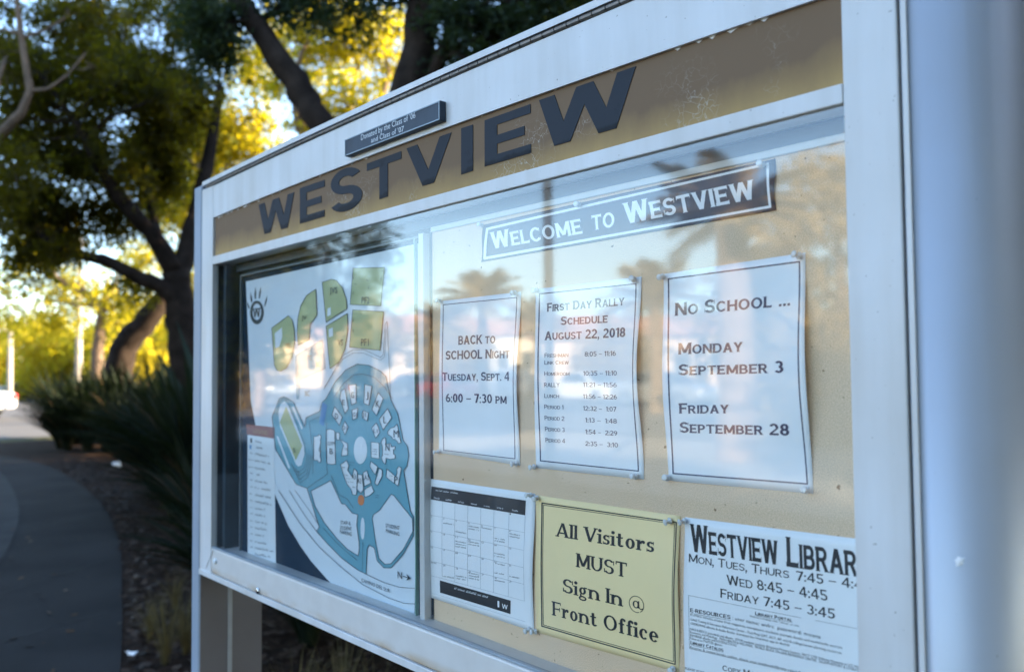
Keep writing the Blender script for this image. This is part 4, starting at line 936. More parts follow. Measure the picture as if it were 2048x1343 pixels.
# ------------------------------------------------------------------ trees
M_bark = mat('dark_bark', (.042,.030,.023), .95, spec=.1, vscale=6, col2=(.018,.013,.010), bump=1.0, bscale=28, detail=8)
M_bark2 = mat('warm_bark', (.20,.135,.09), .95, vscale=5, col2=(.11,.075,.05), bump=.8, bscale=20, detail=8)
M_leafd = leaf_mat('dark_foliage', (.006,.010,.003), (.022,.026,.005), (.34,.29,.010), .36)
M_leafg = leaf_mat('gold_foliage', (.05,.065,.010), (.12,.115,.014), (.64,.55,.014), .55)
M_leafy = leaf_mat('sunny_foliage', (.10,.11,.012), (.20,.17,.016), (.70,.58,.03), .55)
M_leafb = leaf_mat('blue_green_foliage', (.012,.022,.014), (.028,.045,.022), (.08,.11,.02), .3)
def leaves(cl, L, wid=.38, droop=.35):
    """cl: (centre, radius, count, flatten). Leaflets hang along short twigs inside each clump."""
    V_ = []
    for c, r, n, fl in cl:
        nt_ = max(4, n//14)
        u = RNG.normal(size=(nt_, 3)); u /= np.linalg.norm(u, axis=1)[:, None]+1e-9
        tip = u*(RNG.random((nt_, 1))**.5)*r; tip[:, 2] *= fl
        tw = RNG.normal(size=(nt_, 3))*.5 + u; tw[:, 2] -= droop; tw /= np.linalg.norm(tw, axis=1)[:, None]
        k = n//nt_+1
        idx = np.repeat(np.arange(nt_), k); t = RNG.random(len(idx))[:, None]
        p = np.array(c)+tip[idx]+tw[idx]*(t-.3)*L*4.5+RNG.normal(size=(len(idx), 3))*L*.45
        d = tw[idx]*.6+RNG.normal(size=(len(idx), 3))*.75; d /= np.linalg.norm(d, axis=1)[:, None]
        q = np.cross(d, RNG.normal(size=(len(idx), 3))); q /= np.linalg.norm(q, axis=1)[:, None]
        l = L*(.6+.8*RNG.random((len(idx), 1)))
        V_.append(np.stack([p, p+d*l*.5+q*l*wid*.5, p+d*l, p+d*l*.5-q*l*wid*.5], 1).reshape(-1, 3))
    V_ = np.concatenate(V_); return V_, np.arange(len(V_), dtype=np.int32).reshape(-1, 4)
def bend(a, b, n=5, sag=.12):
    a, b = np.array(a), np.array(b); l = np.linalg.norm(b-a); o = RNG.normal(size=3)*l*sag; o[2] = abs(o[2])*.6
    return [a+(b-a)*t+o*math.sin(math.pi*t)+(RNG.normal(size=3)*l*.025 if 0 < t < 1 else 0) for t in np.linspace(0, 1, n)]
def tree(name, label, limbs, clumps, mleaf, mbark, L, cover=1.1, group=None, flat=.75, twig=.012, skip=0.0, nside=10):
    base = np.array(limbs[0][0][0]); base[2] = 0
    root = empty(name, base, label, 'tree', group)
    mb = MB(); ends = []
    for pts, rad in limbs:
        q = np.array(pts, float); P = []; Rr = []
        for i in range(len(q)-1):
            for t in (0, .33, .66): P.append(q[i]*(1-t)+q[i+1]*t+RNG.normal(size=3)*rad[i]*.10*(t > 0)); Rr.append((rad[i]*(1-t)+rad[i+1]*t)*random.uniform(.95, 1.06))
        P.append(q[-1]); Rr.append(rad[-1])
        mb.tube(P, Rr, nside, wob=.05)
        ends += [(p, r) for p, r in zip(P, Rr)][len(P)//3:]
    cl = []
    for c, r in clumps:
        n = int(cover*math.pi*r*r/(L*L*.38*.5*.55)); cl.append((c, r, n, flat))
        d = [np.linalg.norm(p-np.array(c))+(0 if p[2] < c[2]+.2 else .8) for p, _ in ends]; j = int(np.argmin(d))
        if random.random() >= skip and .15 < d[j] < 6:
            st, rr = ends[j]; r0 = min(rr*.5, twig*2.2+.006*d[j]); P = bend(st, c, 7)
            mb.tube(P, np.linspace(r0, twig*.5, 7), 6, wob=.06)
            for k in range(4):
                e = np.array(c)+RNG.normal(size=3)*r*.55; i0 = random.choice((3, 4, 5)); mb.tube(bend(P[i0], e, 5), np.linspace(twig*.8, twig*.25, 5), 5)
    obj('trunk', mb, mbark, root, smooth=True)
    v, f = leaves(cl, L)
    fast_obj('crown', v, f, mleaf, root)
    return root
def blobs(lst, t):                                 # clump list from (x, y, radius in photo pixels, depth)
    out = []
    for px, py, pr, dz in lst:
        d = t+dz; R_ = pr/FPX*d
        if pr > 70:
            k = max(3, int((pr/38)**2*.9))
            for _ in range(k):
                a = random.uniform(0, 6.28); q = math.sqrt(random.random())*.82
                out.append((deep(px+pr*q*math.cos(a), py+pr*q*math.sin(a), d+random.uniform(-1, 1)*R_*.7), 42/FPX*d*random.uniform(.7, 1.2)))
        else: out.append((deep(px, py, d), R_))
    return out
def limb(pl, t, dz=0):
    n = len(pl); return [deep(x, y, t+dz*i/max(1, n-1)) for i, (x, y) in enumerate(pl)]
def foot(px, py, t): p = deep(px, py, t); return np.array([p[0], p[1], -.1])
# the dark tree right behind the left post
t1 = 11.0
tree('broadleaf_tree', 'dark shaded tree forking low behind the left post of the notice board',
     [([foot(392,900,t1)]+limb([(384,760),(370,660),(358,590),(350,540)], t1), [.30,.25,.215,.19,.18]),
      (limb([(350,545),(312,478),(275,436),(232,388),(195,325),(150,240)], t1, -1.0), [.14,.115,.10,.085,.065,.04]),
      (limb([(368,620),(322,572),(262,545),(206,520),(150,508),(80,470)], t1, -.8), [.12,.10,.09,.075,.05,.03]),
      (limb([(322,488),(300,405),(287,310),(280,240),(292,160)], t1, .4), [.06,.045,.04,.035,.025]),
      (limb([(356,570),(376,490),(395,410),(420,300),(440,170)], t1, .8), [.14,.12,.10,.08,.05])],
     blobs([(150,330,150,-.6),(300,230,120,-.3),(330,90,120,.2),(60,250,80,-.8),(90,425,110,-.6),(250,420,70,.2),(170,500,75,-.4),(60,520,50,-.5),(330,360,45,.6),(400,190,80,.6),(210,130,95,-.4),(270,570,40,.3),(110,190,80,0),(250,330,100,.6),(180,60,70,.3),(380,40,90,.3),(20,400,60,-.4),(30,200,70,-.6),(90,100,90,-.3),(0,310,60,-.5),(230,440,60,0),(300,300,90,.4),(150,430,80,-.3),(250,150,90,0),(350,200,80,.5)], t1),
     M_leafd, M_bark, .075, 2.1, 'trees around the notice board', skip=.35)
t2 = 18.5
tree('broadleaf_tree', 'tree with a short trunk leaning right, beyond the dark strap plants',
     [([foot(226,900,t2)]+limb([(236,740),(258,680),(295,635),(332,590),(362,530),(392,440)], t2), [.36,.31,.28,.25,.22,.19,.14])],
     blobs([(385,330,70,.5),(300,520,50,.8),(410,250,60,.4),(340,430,45,1)], t2), M_leafg, M_bark, .09, 1.4, 'trees around the notice board')
t3 = 7.6
tree('broadleaf_tree', 'big tree with two heavy dark limbs rising from behind the top of the notice board',
     [([foot(745,1000,t3)]+limb([(745,760),(748,560),(750,430)], t3), [.27,.24,.21,.20]),
      (limb([(748,450),(700,330),(640,243),(600,185),(552,112),(495,25),(440,-70),(380,-170)], t3, .6), [.16,.14,.13,.125,.115,.105,.09,.06]),
      (limb([(750,440),(790,300),(815,200),(838,95),(852,0),(858,-110),(900,-260)], t3, .2), [.19,.175,.165,.155,.15,.13,.09]),
      (limb([(800,270),(868,150),(905,60),(960,-40),(1040,-130)], t3, -.4), [.09,.07,.06,.045,.03])],
     blobs([(940,60,95,-.3),(1050,30,75,-.5),(985,120,45,-.6),(1085,75,38,-.6),(900,10,50,-.2),(700,10,65,.4),(470,60,85,.3),(410,20,60,.2),(560,15,45,.4),(1130,-20,60,-.5),(790,-30,60,0),(620,0,60,.6),(900,110,35,-.2),(990,40,70,0)], t3),
     M_leafb, M_bark, .07, 2.1, 'trees around the notice board', skip=.3)
t4 = 9.0
tree('broadleaf_tree', 'tree at the left picture edge with pale sunlit bare stems',
     [([foot(-230,900,t4)]+limb([(-220,640),(-160,440),(-70,330),(0,268),(42,226),(60,182),(50,120),(40,55),(28,-60)], t4), [.24,.19,.14,.09,.055,.045,.04,.036,.032,.02]),
      (limb([(-60,322),(-20,215),(10,120)], t4, .2), [.05,.035,.02]),
      (limb([(60,182),(96,178),(135,150),(172,105)], t4), [.022,.018,.014,.008]), (limb([(48,75),(88,62),(140,30)], t4), [.02,.015,.008]),
      (limb([(44,70),(8,58),(-30,70)], t4), [.02,.016,.012])],
     blobs([(30,340,60,0),(10,140,40,.5),(110,60,45,.4),(15,95,45,.8),(180,150,50,.6),(130,25,55,.3),(200,20,60,.2),(-40,420,70,0),(10,20,30,.4)], t4), M_leafd, M_bark2, .075, 1.6, 'trees around the notice board', skip=.3)
# sunlit trees a few metres further back
def back_tree(label, fx, fy, t, lp, cl, m, L, cover=.9):
    tree('broadleaf_tree', label, [([foot(fx, fy, t)]+limb(lp, t), np.linspace(.26, .07, len(lp)+1))]+
         [(bend(deep(*lp[-2], t), deep(x, y, t+dz), 6), np.linspace(.10, .02, 6)) for x, y, r, dz in cl[:7]],
         blobs(cl, t), m, M_bark2, L, cover, 'trees further back', skip=.4)
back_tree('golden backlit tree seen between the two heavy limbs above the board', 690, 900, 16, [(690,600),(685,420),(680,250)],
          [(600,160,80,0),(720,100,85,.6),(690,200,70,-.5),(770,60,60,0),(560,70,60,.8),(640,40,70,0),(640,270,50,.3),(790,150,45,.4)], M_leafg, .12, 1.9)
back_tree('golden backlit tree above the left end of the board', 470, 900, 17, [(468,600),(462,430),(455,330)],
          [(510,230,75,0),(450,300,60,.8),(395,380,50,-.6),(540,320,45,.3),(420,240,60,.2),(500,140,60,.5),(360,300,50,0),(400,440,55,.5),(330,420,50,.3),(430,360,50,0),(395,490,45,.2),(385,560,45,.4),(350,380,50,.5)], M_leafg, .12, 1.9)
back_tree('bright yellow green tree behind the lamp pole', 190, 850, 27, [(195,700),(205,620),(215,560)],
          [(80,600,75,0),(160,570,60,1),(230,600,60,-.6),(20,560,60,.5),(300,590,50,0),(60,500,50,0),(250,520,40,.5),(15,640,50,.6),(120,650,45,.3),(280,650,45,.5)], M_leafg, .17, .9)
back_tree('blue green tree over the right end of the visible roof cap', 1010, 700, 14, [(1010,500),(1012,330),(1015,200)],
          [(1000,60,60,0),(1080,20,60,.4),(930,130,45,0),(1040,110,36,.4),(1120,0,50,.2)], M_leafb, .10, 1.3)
# far sunlit shrubs
M_far = M_leafy
def shrub(label, px, py, t, w, h, n, L=.26, m=None):
    b = ground_at(px, 750+1.5*FPX/t); b = np.array([*(CAM+ray(px, 752)*t)[:2], 0]); root = empty('shrub', b, label, 'shrub', 'sunlit shrubs across the street')
    mb = MB(); cl = []
    for i in range(n):
        o = np.array([random.uniform(-1, 1)*w*RGT[0], random.uniform(-1, 1)*w*RGT[1], h*(.15+.75*random.random())]); c = b+o
        r = h*.26*random.uniform(.7, 1.2); cl.append((c, r, int(1.0*math.pi*r*r/(L*L*.1)), .9))
        mb.tube(bend(b+[random.uniform(-.2,.2), random.uniform(-.2,.2), -.1], c, 5), np.linspace(.05, .015, 5), 5)
    obj('stem', mb, M_bark2, root); v, f = leaves(cl, L, .5); fast_obj('foliage', v, f, m or M_far, root)
for i, (px, t, w, h, n) in enumerate(((-60,62,4.5,4.2,14),(40,66,5,4.6,16),(130,56,4.5,5.2,18),(215,60,5,5.0,18),(300,52,4.5,5.6,18),(370,58,4.5,5.0,16),(90,90,9,6.5,20),(330,95,9,6.5,20))):
    shrub('sunlit yellow green shrub across the street, behind the strap plants', px, 750, t, w, h, n, .30)

# trees out of frame: sunward ones shade board and path, right-hand ones are added to darken the right post
def plain_tree(x, y, h, r, label, m, mb_, L, cover, group, z0=.35):
    limbs = [([(x, y, -.1), (x+.1, y, h*.25), (x+.15, y+.1, h*.5), (x+.1, y+.1, h*.8)], [.22,.18,.13,.05])]
    cl = []
    for i in range(int(11+r*4)):
        a = random.uniform(0, 6.28); u = random.uniform(-1, 1); q = math.sqrt(1-u*u)*random.random()**.4
        cl.append(((x+r*q*math.cos(a), y+r*q*math.sin(a), h*(z0+1)/2+(h*(1-z0)/2)*u*.9), r*.36*random.uniform(.8, 1.2)))
    for c, rr in cl[:7]: limbs.append((bend((x+.1, y, h*random.uniform(.25, .5)), c, 5), np.linspace(.09, .02, 5)))
    return tree('broadleaf_tree', label, limbs, cl, m, mb_, L, cover, group, skip=.6, nside=8)
for x, y, h, r, lb in ((3.2,6.4,6.6,2.6,'dense tree to the right behind the board'),(1.0,6.8,7.5,2.4,'dense tree just left of the tree at the right end of the board'),(-1.2,7.2,7.5,2.4,'dense tree straight behind the right end of the board'),(-3.6,7.6,7.5,2.4,'dense tree close behind the middle of the board'),(-8.8,10.4,10.0,2.6,'dense tree behind the left part of the board'),
                       (-6.0,10.8,11.5,3.2,'dense tree further behind the middle of the board'),(2.5,4.1,5.2,2.0,'small dense tree added unseen to keep the sun off the right post'),(4.8,.6,9.0,3.2,'unseen dense tree added beside the right post to darken it'),(3.3,-1.1,4.2,1.7,'post-darkening bushy low tree, added unseen, right of the photographer'),(3.8,-4.4,4.6,2.0,'post-darkening bushy low tree, added unseen, behind the photographer'),(5.4,-3.6,9.5,3.4,'post-darkening dense tree, added unseen, behind the photographer, to the right'),(-12.6,-4.4,9.0,2.5,'spreading tree over the near side of the path'),(-17,-5.5,9.5,3.4,'spreading tree over the far side of the path'),(6.0,13,9.0,3.6,'tall dense tree far to the right behind the board'),(1.5,17,10.5,4.0,'tall dense tree at the back of the bed')):
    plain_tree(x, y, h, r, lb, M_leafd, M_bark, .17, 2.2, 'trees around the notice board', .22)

# ------------------------------------------------------------------ strap leaved plants, big leaf plant, dry grass
M_strap = leaf_mat('strap_leaf', (.004,.008,.004), (.012,.019,.009), (.025,.04,.008), .15, .75, (.06,.038,.02))
M_big = leaf_mat('grey_green_leaf', (.012,.022,.017), (.024,.038,.028), (.03,.05,.02), .12, .5)
M_straw = leaf_mat('straw', (.075,.058,.025), (.19,.145,.06), (.14,.11,.04), .25, .7)
def blades(n, length, width, spread, arc, seg=6, up=.9, twist=.2):
    mb = MB()
    for i in range(n):
        a = random.uniform(0, 6.28); l = length*random.uniform(.55, 1.1); out = spread*random.uniform(.25, 1.0); w = width*random.uniform(.7, 1.2)
        r0 = random.uniform(0, .06); d = np.array([math.cos(a), math.sin(a), 0]); sd = np.array([-d[1], d[0], random.uniform(-twist, twist)])
        vs = []
        for k in range(seg+1):
            t = k/seg; p = d*(r0+out*l*t**1.5)+np.array([0, 0, l*(up*t-arc*out*t*t*1.25)])
            ww = w*(math.sin(math.pi*min(1, .18+t*.82))**.7 if k < seg else .02)
            vs += [p-sd*ww/2, p+np.array([0, 0, -ww*.22]), p+sd*ww/2]
        fs = []
        for k in range(seg): o = k*3; fs += [(o, o+1, o+4, o+3), (o+1, o+2, o+5, o+4)]
        mb.add(vs, fs)
    return mb
SP = [(150,890,1.5),(120,897,1.2),(135,900,1.35),(175,903,1.4),(215,905,1.45),(250,912,1.35),(120,875,1.6),(200,878,1.7),(280,885,1.7),(340,880,1.8),(290,930,1.35),(330,948,1.3),(370,945,1.4),(325,985,1.15),(372,1000,1.1),(395,1055,.95),(415,1120,.85),(440,1210,.75),(400,920,1.5),(165,890,1.6),(235,893,1.7),(260,900,1.6),(310,897,1.75),(365,900,1.8),(345,925,1.5),(310,955,1.25),(350,1040,1.0),(385,1000,1.2),(405,1075,.9),(335,1010,1.3),(375,1020,1.5),(312,985,1.25),(400,1040,1.5),(350,985,1.5)]
protos = []
for i, (px, py, h) in enumerate(SP):
    g = ground_at(px, py)
    lb = 'dark green strap leaved clump in the bark bed beside the path'
    if i < 4:
        r = empty('strap_plant', (0,0,0), lb, 'plant', 'strap leaved clumps along the path')
        o = obj('leaf_clump', blades(150, 1.45, .05, .74, .5), M_strap, r); protos.append(r); c = r
        r.location = (g[0], g[1], .004)
    else: c = copy_thing(protos[i % 4], (g[0], g[1], .004), lb)
    c.rotation_euler = (0, 0, random.uniform(0, 6.28)); c.scale = (h/1.1, h/1.1, h/1.05)
for i, (x, y, s_) in enumerate(((-4.3,1.35,.8),(-3.6,1.6,.75),(-2.9,1.5,.8),(-2.2,1.7,.8),(-3.2,2.4,1.0),(-4.4,2.3,1.0),(-1.4,1.6,.8),(-5.4,2.6,1.0),(-5.0,1.75,.8))):
    c = copy_thing(protos[i % 4], (x, y, .004), 'dark green strap leaved clump under and behind the notice board')
    c['group'] = 'strap leaved clumps behind the board'; c.rotation_euler = (0, 0, random.uniform(0, 6.28)); c.scale = (s_, s_, s_)
bg_ = ground_at(450, 1010); bp = empty('agave', (bg_[0], bg_[1], .004), 'large grey green plant with broad pointed leaves behind the left post', 'plant')
mb = MB()
def big_leaf(base, tip, w, sag=.1):
    base, tip = np.array(base), np.array(tip); ax = tip-base; l = np.linalg.norm(ax); sd = np.cross(ax, FWD); sd /= np.linalg.norm(sd); vs = []; n_ = 9
    up = np.cross(sd, ax); up /= np.linalg.norm(up)
    for k in range(n_+1):
        t = k/n_; p = base+ax*t+up*sag*l*math.sin(math.pi*t); ww = w*(.45+1.2*t*(1-t)*2.0)*(1-t**5)+.004
        vs += [p-sd*ww/2, p-up*ww*.18, p+sd*ww/2]
    mb.add(vs, [q for k in range(n_) for q in ((k*3, k*3+1, k*3+4, k*3+3), (k*3+1, k*3+2, k*3+5, k*3+4))])
tb = bg_[2]; B0 = (bg_[0], bg_[1], .05)
for (px, py, dz, w) in ((306,692,0,.13),(332,752,-.4,.12),(352,640,.4,.13),(300,845,-.4,.12),(280,900,-.7,.12),(310,1015,-1.1,.11),(340,1110,-1.6,.10),(420,600,.8,.13),(520,720,.2,.12),(330,905,.2,.12),(560,900,-.3,.12)):
    tt = np.linalg.norm((np.array(B0)-CAM)*np.array([1,1,0]))*.985+dz; big_leaf(B0, deep(px, py, tt), w, random.uniform(.02, .14))
obj('leaf_rosette', mb, M_big, bp, smooth=True)
for i, (px, py, s_) in enumerate(((330,1330,.42),(300,1285,.30),(372,1310,.40),(590,1500,.42),(680,1480,.45),(640,1560,.40),(760,1540,.45),(350,1220,.30))):
    g = ground_at(px, py); lb = 'dry straw coloured grass tuft at the edge of the bed'
    if i == 0:
        gt = empty('grass_tuft', (0,0,0), lb, 'grass tuft', 'dry grass tufts'); obj('grass_blades', blades(80, 1.1, .008, .55, .5, 5, 1.0), M_straw, gt); c = gt; c.location = (g[0], g[1], .004)
    else: c = copy_thing(gt, (g[0], g[1], .004), lb)
    c.rotation_euler = (0, 0, random.uniform(0, 6)); c.scale = (s_, s_, s_)
# litter
g = ground_at(233, 934); mb = MB(); mb.lathe((g[0], g[1], .045), (.25, .9, .15), [(-.06,.035),(-.055,.045),(.05,.055),(.055,.058),(.06,.05)], 14)
tag(obj('paper_cup', mb, M_paper, smooth=False), 'white paper cup lying on the bark bed by the plants', 'cup')
g = ground_at(262, 1316); mb = MB(); vs = [(g[0]+random.uniform(-.03,.03), g[1]+random.uniform(-.03,.03), .012+random.uniform(0,.03)) for _ in range(14)]
bm_f = [(0,1,2),(1,3,2),(2,3,4),(3,5,4),(4,5,6),(5,7,6),(6,7,8),(7,9,8),(8,9,10),(9,11,10),(10,11,12),(11,13,12)]
mb.add(vs, bm_f); tag(obj('paper_scrap', mb, M_paper), 'crumpled scrap of white paper near the edge of the path', 'litter')
# ------------------------------------------------------------------ cars, lamp poles, buildings, palms (beyond the street and across the forecourt)
M_tyre = mat('tyre_rubber', (.02,.02,.02), .8); M_rim = mat('alloy_rim', (.5,.5,.5), .3, metal=.8); M_cglass = mat('tinted_car_glass', (.02,.03,.04), .06, spec=.8)
M_tail = mat('red_lamp_lens', (.5,.02,.02), .2); M_headl = mat('clear_lamp_lens', (.8,.8,.78), .1)
def car(loc, rz, m, label, group=None, suv=False):
    r = empty('parked_car', loc, label, 'car', group); h = .16 if suv else 0
    body = [(-2.2,.35),(-2.25,.62),(-2.2,.88+h),(-1.75,.95+h),(-1.2,1.0+h),(1.0,.98+h),(1.9,.86+h),(2.2,.66+h*.5),(2.22,.36),(1.75,.28),(-1.8,.28)]
    cab = [(-1.95 if suv else -1.6,.95+h),(-1.5 if suv else -1.05,1.44+h),(.25,1.46+h),(1.05,.97+h)]
    def ext(poly, w0, w1=None, zc=None):
        mb = MB(); n = len(poly)
        def wd(z): return w0 if zc is None else w0+(w1-w0)*max(0, min(1, (z-zc[0])/(zc[1]-zc[0])))
        vs = [(x, s*wd(z), z) for s in (-1, 1) for x, z in poly]
        mb.add(vs, [tuple(range(n)), tuple(range(2*n-1, n-1, -1))]+[(i, i+n, (i+1) % n+n, (i+1) % n) for i in range(n)]); return mb
    def loc_obj(nm, mb, mm, bv=0, par=r):
        me = bpy.data.meshes.new(nm); me.from_pydata(mb.v, [], mb.f); me.materials.append(mm); o = bpy.data.objects.new(nm, me); COL.objects.link(o); o.parent = par
        if bv: b = o.modifiers.new('bevel', 'BEVEL'); b.width = bv; b.segments = 3; b.limit_method = 'ANGLE'
        return o
    loc_obj('body', ext(body, .88), m, .09)
    loc_obj('cabin', ext(cab, .80, .62, (.95+h, 1.45+h)), m, .05)
    win = [(-1.3 if suv else -1.2,1.0+h),(-1.2 if suv else -.92,1.38+h),(.2,1.40+h),(.82,1.0+h)]
    loc_obj('side_windows', ext(win, .805, .655, (.95+h, 1.45+h)), M_cglass)
    mb = MB(); mb.add([(1.075,-.70,.99+h),(1.075,.70,.99+h),(.31,.57,1.43+h),(.31,-.57,1.43+h)], [(0,1,2,3)]); loc_obj('windscreen', mb, M_cglass)
    for sx in (-1.38, 1.36):
        for sy in (-1, 1):
            mb = MB(); mb.lathe((sx, sy*.72, .33), (0, sy, 0), [(0,.33),(.17,.33),(.19,.30)], 20); t = loc_obj('wheel', mb, M_tyre)
            mb = MB(); mb.lathe((sx, sy*.905, .33), (0, sy, 0), [(0,.21),(.012,.2),(.02,.06)], 14); loc_obj('rim', mb, M_rim, 0, t)
    for sy in (-1, 1):
        mb = MB(); mb.box(2.1, 2.215, sy*.62-.16, sy*.62+.16, .62+h*.6, .76+h*.6); loc_obj('headlight', mb, M_headl, .03)
        mb = MB(); mb.box(-2.262, -2.15, sy*.66-.15, sy*.66+.15, .70+h, .86+h); loc_obj('tail_light', mb, M_tail, .03)
    r.rotation_euler = (0, 0, rz); return r
M_cw = mat('white_car_paint', (.62,.63,.64), .3, spec=.5); M_cd = mat('dark_car_paint', (.03,.035,.045), .2, spec=.6); M_cs = mat('silver_car_paint', (.42,.44,.46), .25, metal=.5); M_cr = mat('red_car_paint', (.32,.03,.03), .25, spec=.6)
ang = math.atan2(RGT[1], RGT[0])
g = ground_at(36, 838); car((g[0]-RGT[0]*2.75, g[1]-RGT[1]*2.75, .01), ang+math.pi, M_cw, 'white car parked across the street at the left picture edge')
g = ground_at(75, 795); car((g[0], g[1], .01), ang+math.pi, M_cd, 'dark car parked across the street behind the white car', suv=True)
g = ground_at(-60, 800); car((g[0], g[1], .01), ang, M_cs, 'silver car across the street just outside the left picture edge')
def ground_mirror(px, t): p = mirror(px, 745, t); return np.array([p[0], p[1], .01])
for px, t, mm, lb, a in ((700,44,M_cw,'white car mirrored in the campus map glass',.3),(905,40,M_cr,'red car mirrored in the glass left of the notices',.2),(1180,38,M_cw,'white car mirrored over the rally timetable',.1),(1330,34,M_cs,'silver car mirrored over the no school notice',0),(560,50,M_cs,'silver car mirrored at the left of the campus map',.4),(1010,46,M_cw,'white van mirrored between the notices',.2),(820,52,M_cd,'dark car mirrored at the right edge of the campus map',.2)):
    car(ground_mirror(px, t), a+random.choice((0, math.pi)), mm, lb, 'cars parked across the forecourt', suv='van' in lb)
# lamp poles
M_pole = mat('pale_concrete_pole', (.27,.24,.20), .7, var=.08); M_polem = mat('dark_steel_pole', (.035,.04,.045), .5); M_lamp = mat('lamp_housing', (.5,.5,.48), .5)
def lamp(base, h, r, m, label, arm=(1.2, 0), group='lamp poles'):
    b = np.array([base[0], base[1], 0.0]); root = empty('lamp_pole', b, label, 'lamp pole', group)
    mb = MB(); mb.tube([b+[0,0,-.1], b+[0,0,.5], b+[0,0,h]], [r*1.25, r*1.1, r*.75], 12); obj('pole', mb, m, root, smooth=True)
    mb = MB(); mb.lathe(b+[0,0,0], (0,0,1), [(0,r*2.2),(.18,r*2.2),(.22,r*1.5)], 14); obj('pole_base', mb, m, root)
    d = np.array([arm[0], arm[1], 0.0]); mb = MB(); mb.tube([b+[0,0,h-.15], b+d*.5+[0,0,h+.05], b+d+[0,0,h+.05]], [r*.5,r*.4,r*.35], 8); obj('arm', mb, m, root)
    n_ = d/np.linalg.norm(d); s_ = np.array([-n_[1], n_[0], 0]); mb = MB(); c = b+d+n_*.25+[0,0,h+.03]
    vs = [c+n_*x+s_*y+np.array([0,0,z]) for z, k in ((-.07,.8),(.05,1)) for x, y in ((-.32*k,-.16*k),(.32*k,-.16*k),(.32*k,.16*k),(-.32*k,.16*k))]
    mb.add(vs, [(3,2,1,0),(4,5,6,7),(0,1,5,4),(1,2,6,5),(2,3,7,6),(3,0,4,7)]); obj('lamp_head', mb, M_lamp, root, bevel=.02)
lamp(deep(157, 752, 30), 6.4, .115, M_pole, 'pale round lamp pole standing behind the strap plants, left of the board', (RGT[0]*-.7, RGT[1]*-.7))
lamp(deep(20, 752, 46), 4.0, .14, M_pole, 'short pale lamp pole beside the parked cars at the left', (RGT[0]*-.7, RGT[1]*-.7))
lamp(mirror(1099, 745, 10.5), 7.5, .062, M_polem, 'dark steel lamp pole mirrored across the welcome banner', (-.8, -.6))
lamp(mirror(752, 745, 34), 4.6, .10, M_pole, 'pale lamp pole mirrored over the playing fields of the map', (-.8, -.4))
lamp(mirror(688, 745, 30), 3.4, .10, M_pole, 'short pale lamp pole mirrored over the middle of the map', (-.8, -.4))
# buildings
M_wall = mat('warm_stucco', (.62,.47,.33), .85, var=.06); M_roof = mat('clay_roof', (.50,.27,.16), .8, var=.2, vscale=2); M_wglass = mat('dark_window', (.03,.04,.05), .08); M_white = mat('white_stucco', (.66,.62,.55), .85, var=.05)
def building(c, w, d, h, rz, mw, label, nwin):
    root = empty('school_building', (c[0], c[1], 0), label, 'building'); R_ = Matrix.Rotation(rz, 4, 'Z')
    def part(nm, mb, m, par=root):
        me = bpy.data.meshes.new(nm); me.from_pydata(mb.v, [], mb.f); me.materials.append(m); o = bpy.data.objects.new(nm, me); COL.objects.link(o); o.parent = par; return o
    part('wall', MB().box(-w/2, w/2, -d/2, d/2, -.1, h), mw)
    mb = MB(); o = .7
    vs = [(-w/2-o,-d/2-o,h),(w/2+o,-d/2-o,h),(w/2+o,d/2+o,h),(-w/2-o,d/2+o,h),(-w/2+d*.3,0,h+d*.2),(w/2-d*.3,0,h+d*.2)]
    mb.add(vs, [(0,3,2,1),(0,1,5,4),(1,2,5),(2,3,4,5),(3,0,4)]); part('roof', mb, M_roof)
    for i in range(nwin):
        x = -w/2+w*(i+.5)/nwin
        f = part('window', MB().box(x-.75, x+.75, d/2-.05, d/2+.06, h*.30, h*.72), M_white)
        part('pane', MB().box(x-.62, x+.62, d/2+.055, d/2+.075, h*.34, h*.68), M_wglass, f)
    x = w*.06; part('door', MB().box(x-.55, x+.55, d/2-.05, d/2+.07, 0, 2.2), M_polem)
    root.rotation_euler = (0, 0, rz); return root
p = mirror(1400, 745, 70); building(p, 26, 10, 4.2, -.35, M_wall, 'low warm stucco school building with clay roof mirrored behind the palms', 9)
p = mirror(1060, 745, 85); building(p, 24, 10, 5.0, -.3, M_white, 'low white school building with clay roof mirrored beyond the cars', 9)
p = mirror(760, 745, 95); building(p, 30, 12, 5.5, -.2, M_wall, 'long warm stucco building mirrored behind the campus map', 10)
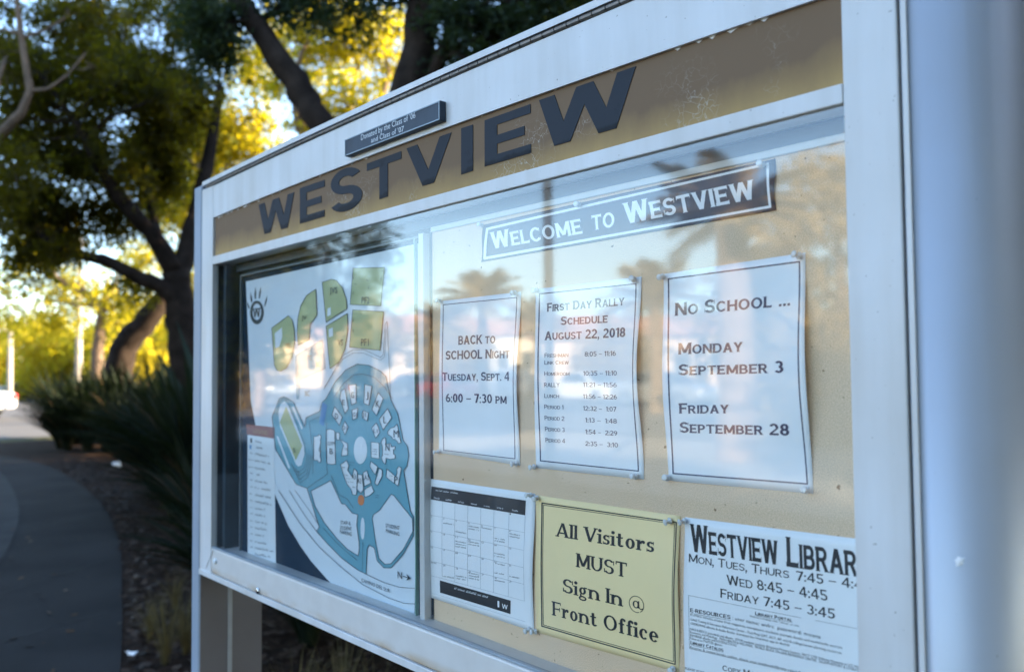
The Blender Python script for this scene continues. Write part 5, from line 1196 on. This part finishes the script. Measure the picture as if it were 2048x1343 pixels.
# palms and trees across the forecourt
M_frond = leaf_mat('palm_frond', (.24,.18,.06), (.40,.29,.11), (.35,.26,.08), .25, .5); M_ptrunk = mat('palm_trunk', (.30,.21,.14), .95, vscale=6, col2=(.20,.14,.09), bump=1, bscale=14)
def palm(base, h, R_, nf, label, tr=.22, lw=.05):
    b = np.array([base[0], base[1], 0.0]); root = empty('palm_tree', b, label, 'palm tree', 'palms across the forecourt')
    mb = MB(); n = 26; P = [b+[.12*math.sin(k*.12), .08*math.sin(k*.1), -.1+h*k/n] for k in range(n+1)]
    mb.tube(P, [tr*(1.12 if k % 2 else 1.0)*(1.15-.3*k/n) for k in range(n+1)], 12); obj('trunk', mb, M_ptrunk, root)
    random.seed(int(h*1000) % 97); top = P[-1]; V_ = []; F_ = []; mr_ = MB()
    for i in range(nf):
        a = i*2.399+random.uniform(-.2, .2); el = random.uniform(.0, 1.4); d = np.array([math.cos(a), math.sin(a), 0]); L = R_*random.uniform(.8, 1.1)
        pts = []; s_ = 14
        for k in range(s_+1):
            t = k/s_; pts.append(top+d*L*t*math.cos(el*(1-.25*t))+np.array([0, 0, L*(math.sin(el)*t-.42*t*t*(1.1-.3*el))]))
        mr_.tube(pts, np.linspace(.03, .006, s_+1), 5)
        for k in range(1, s_):
            tg = pts[k+1]-pts[k-1]; tg /= np.linalg.norm(tg); sd = np.cross(tg, [0, 0, 1.0]); sd /= np.linalg.norm(sd)+1e-9; ll = R_*.26*math.sin(math.pi*(.12+.8*k/s_))
            for sgn in (-1, 1):
                for q in (0, .5):
                    p0 = pts[k]+(pts[k+1]-pts[k])*q; e = p0+(sd*sgn*.8+tg*.65+np.array([0, 0, -.28+random.uniform(-.1, .1)]))*ll; o = len(V_)
                    V_ += [p0-tg*lw*.5, p0+tg*lw*.5, e+tg*.01, e-tg*.01]; F_.append((o, o+1, o+2, o+3))
    obj('frond_stem', mr_, M_ptrunk, root); fast_obj('fronds', V_, F_, M_frond, root)
P_ = mirror(1462, 420, 14); palm(P_, P_[2], 1.6, 40, 'large near palm with full crown mirrored over the welcome banner', .28, .07)
P_ = mirror(965, 600, 36); palm(P_, P_[2], 2.3, 36, 'small far palm mirrored above the back to school notice', .22, .09)
P_ = mirror(1075, 640, 44); palm(P_, P_[2], 2.3, 32, 'far palm mirrored behind the rally timetable', .22, .1)
P_ = mirror(1310, 600, 30); palm(P_, P_[2], 2.4, 36, 'palm mirrored between the rally and no school notices', .22, .08)
P_ = mirror(880, 650, 50); palm(P_, P_[2], 2.4, 30, 'distant palm mirrored beside the map divider', .2, .1)
def rtree(px, t, h, r, label, m, z0=.25, L=.22, cover=1.0):
    p = mirror(px, 745, t); plain_tree(p[0], p[1], h, r, label, m, M_bark2, L, cover, 'trees across the forecourt', z0)
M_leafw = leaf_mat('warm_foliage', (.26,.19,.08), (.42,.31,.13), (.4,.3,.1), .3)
rtree(1680, 17, 5.6, 2.3, 'broad sunlit tree mirrored at the right end of the board', M_leafw, .05, .2, 1.3)
rtree(1560, 20, 4.4, 1.8, 'rounded sunlit tree mirrored under the large palm', M_leafw, .05, .2, 1.2)
rtree(655, 26, 8.6, 2.1, 'tall dark tree mirrored in the top of the map', M_leafd, .35, .2, 1.0)
rtree(520, 30, 7.2, 2.2, 'tall tree mirrored in the top left of the map', M_leafd, .4, .2, 1.0)
rtree(448, 36, 4.4, 2.4, 'sunlit round tree mirrored at the left edge of the map', M_leafw, .1, .22)
rtree(742, 42, 4.6, 2.0, 'sunlit round tree mirrored over the lower playing field', M_leafw, .25, .22)
rtree(905, 60, 5.2, 3.2, 'sunlit tree mirrored above the red car', M_leafw, .1, .3)
rtree(1230, 58, 4.6, 3.0, 'sunlit tree mirrored right of the rally timetable', M_leafw, .1, .3)
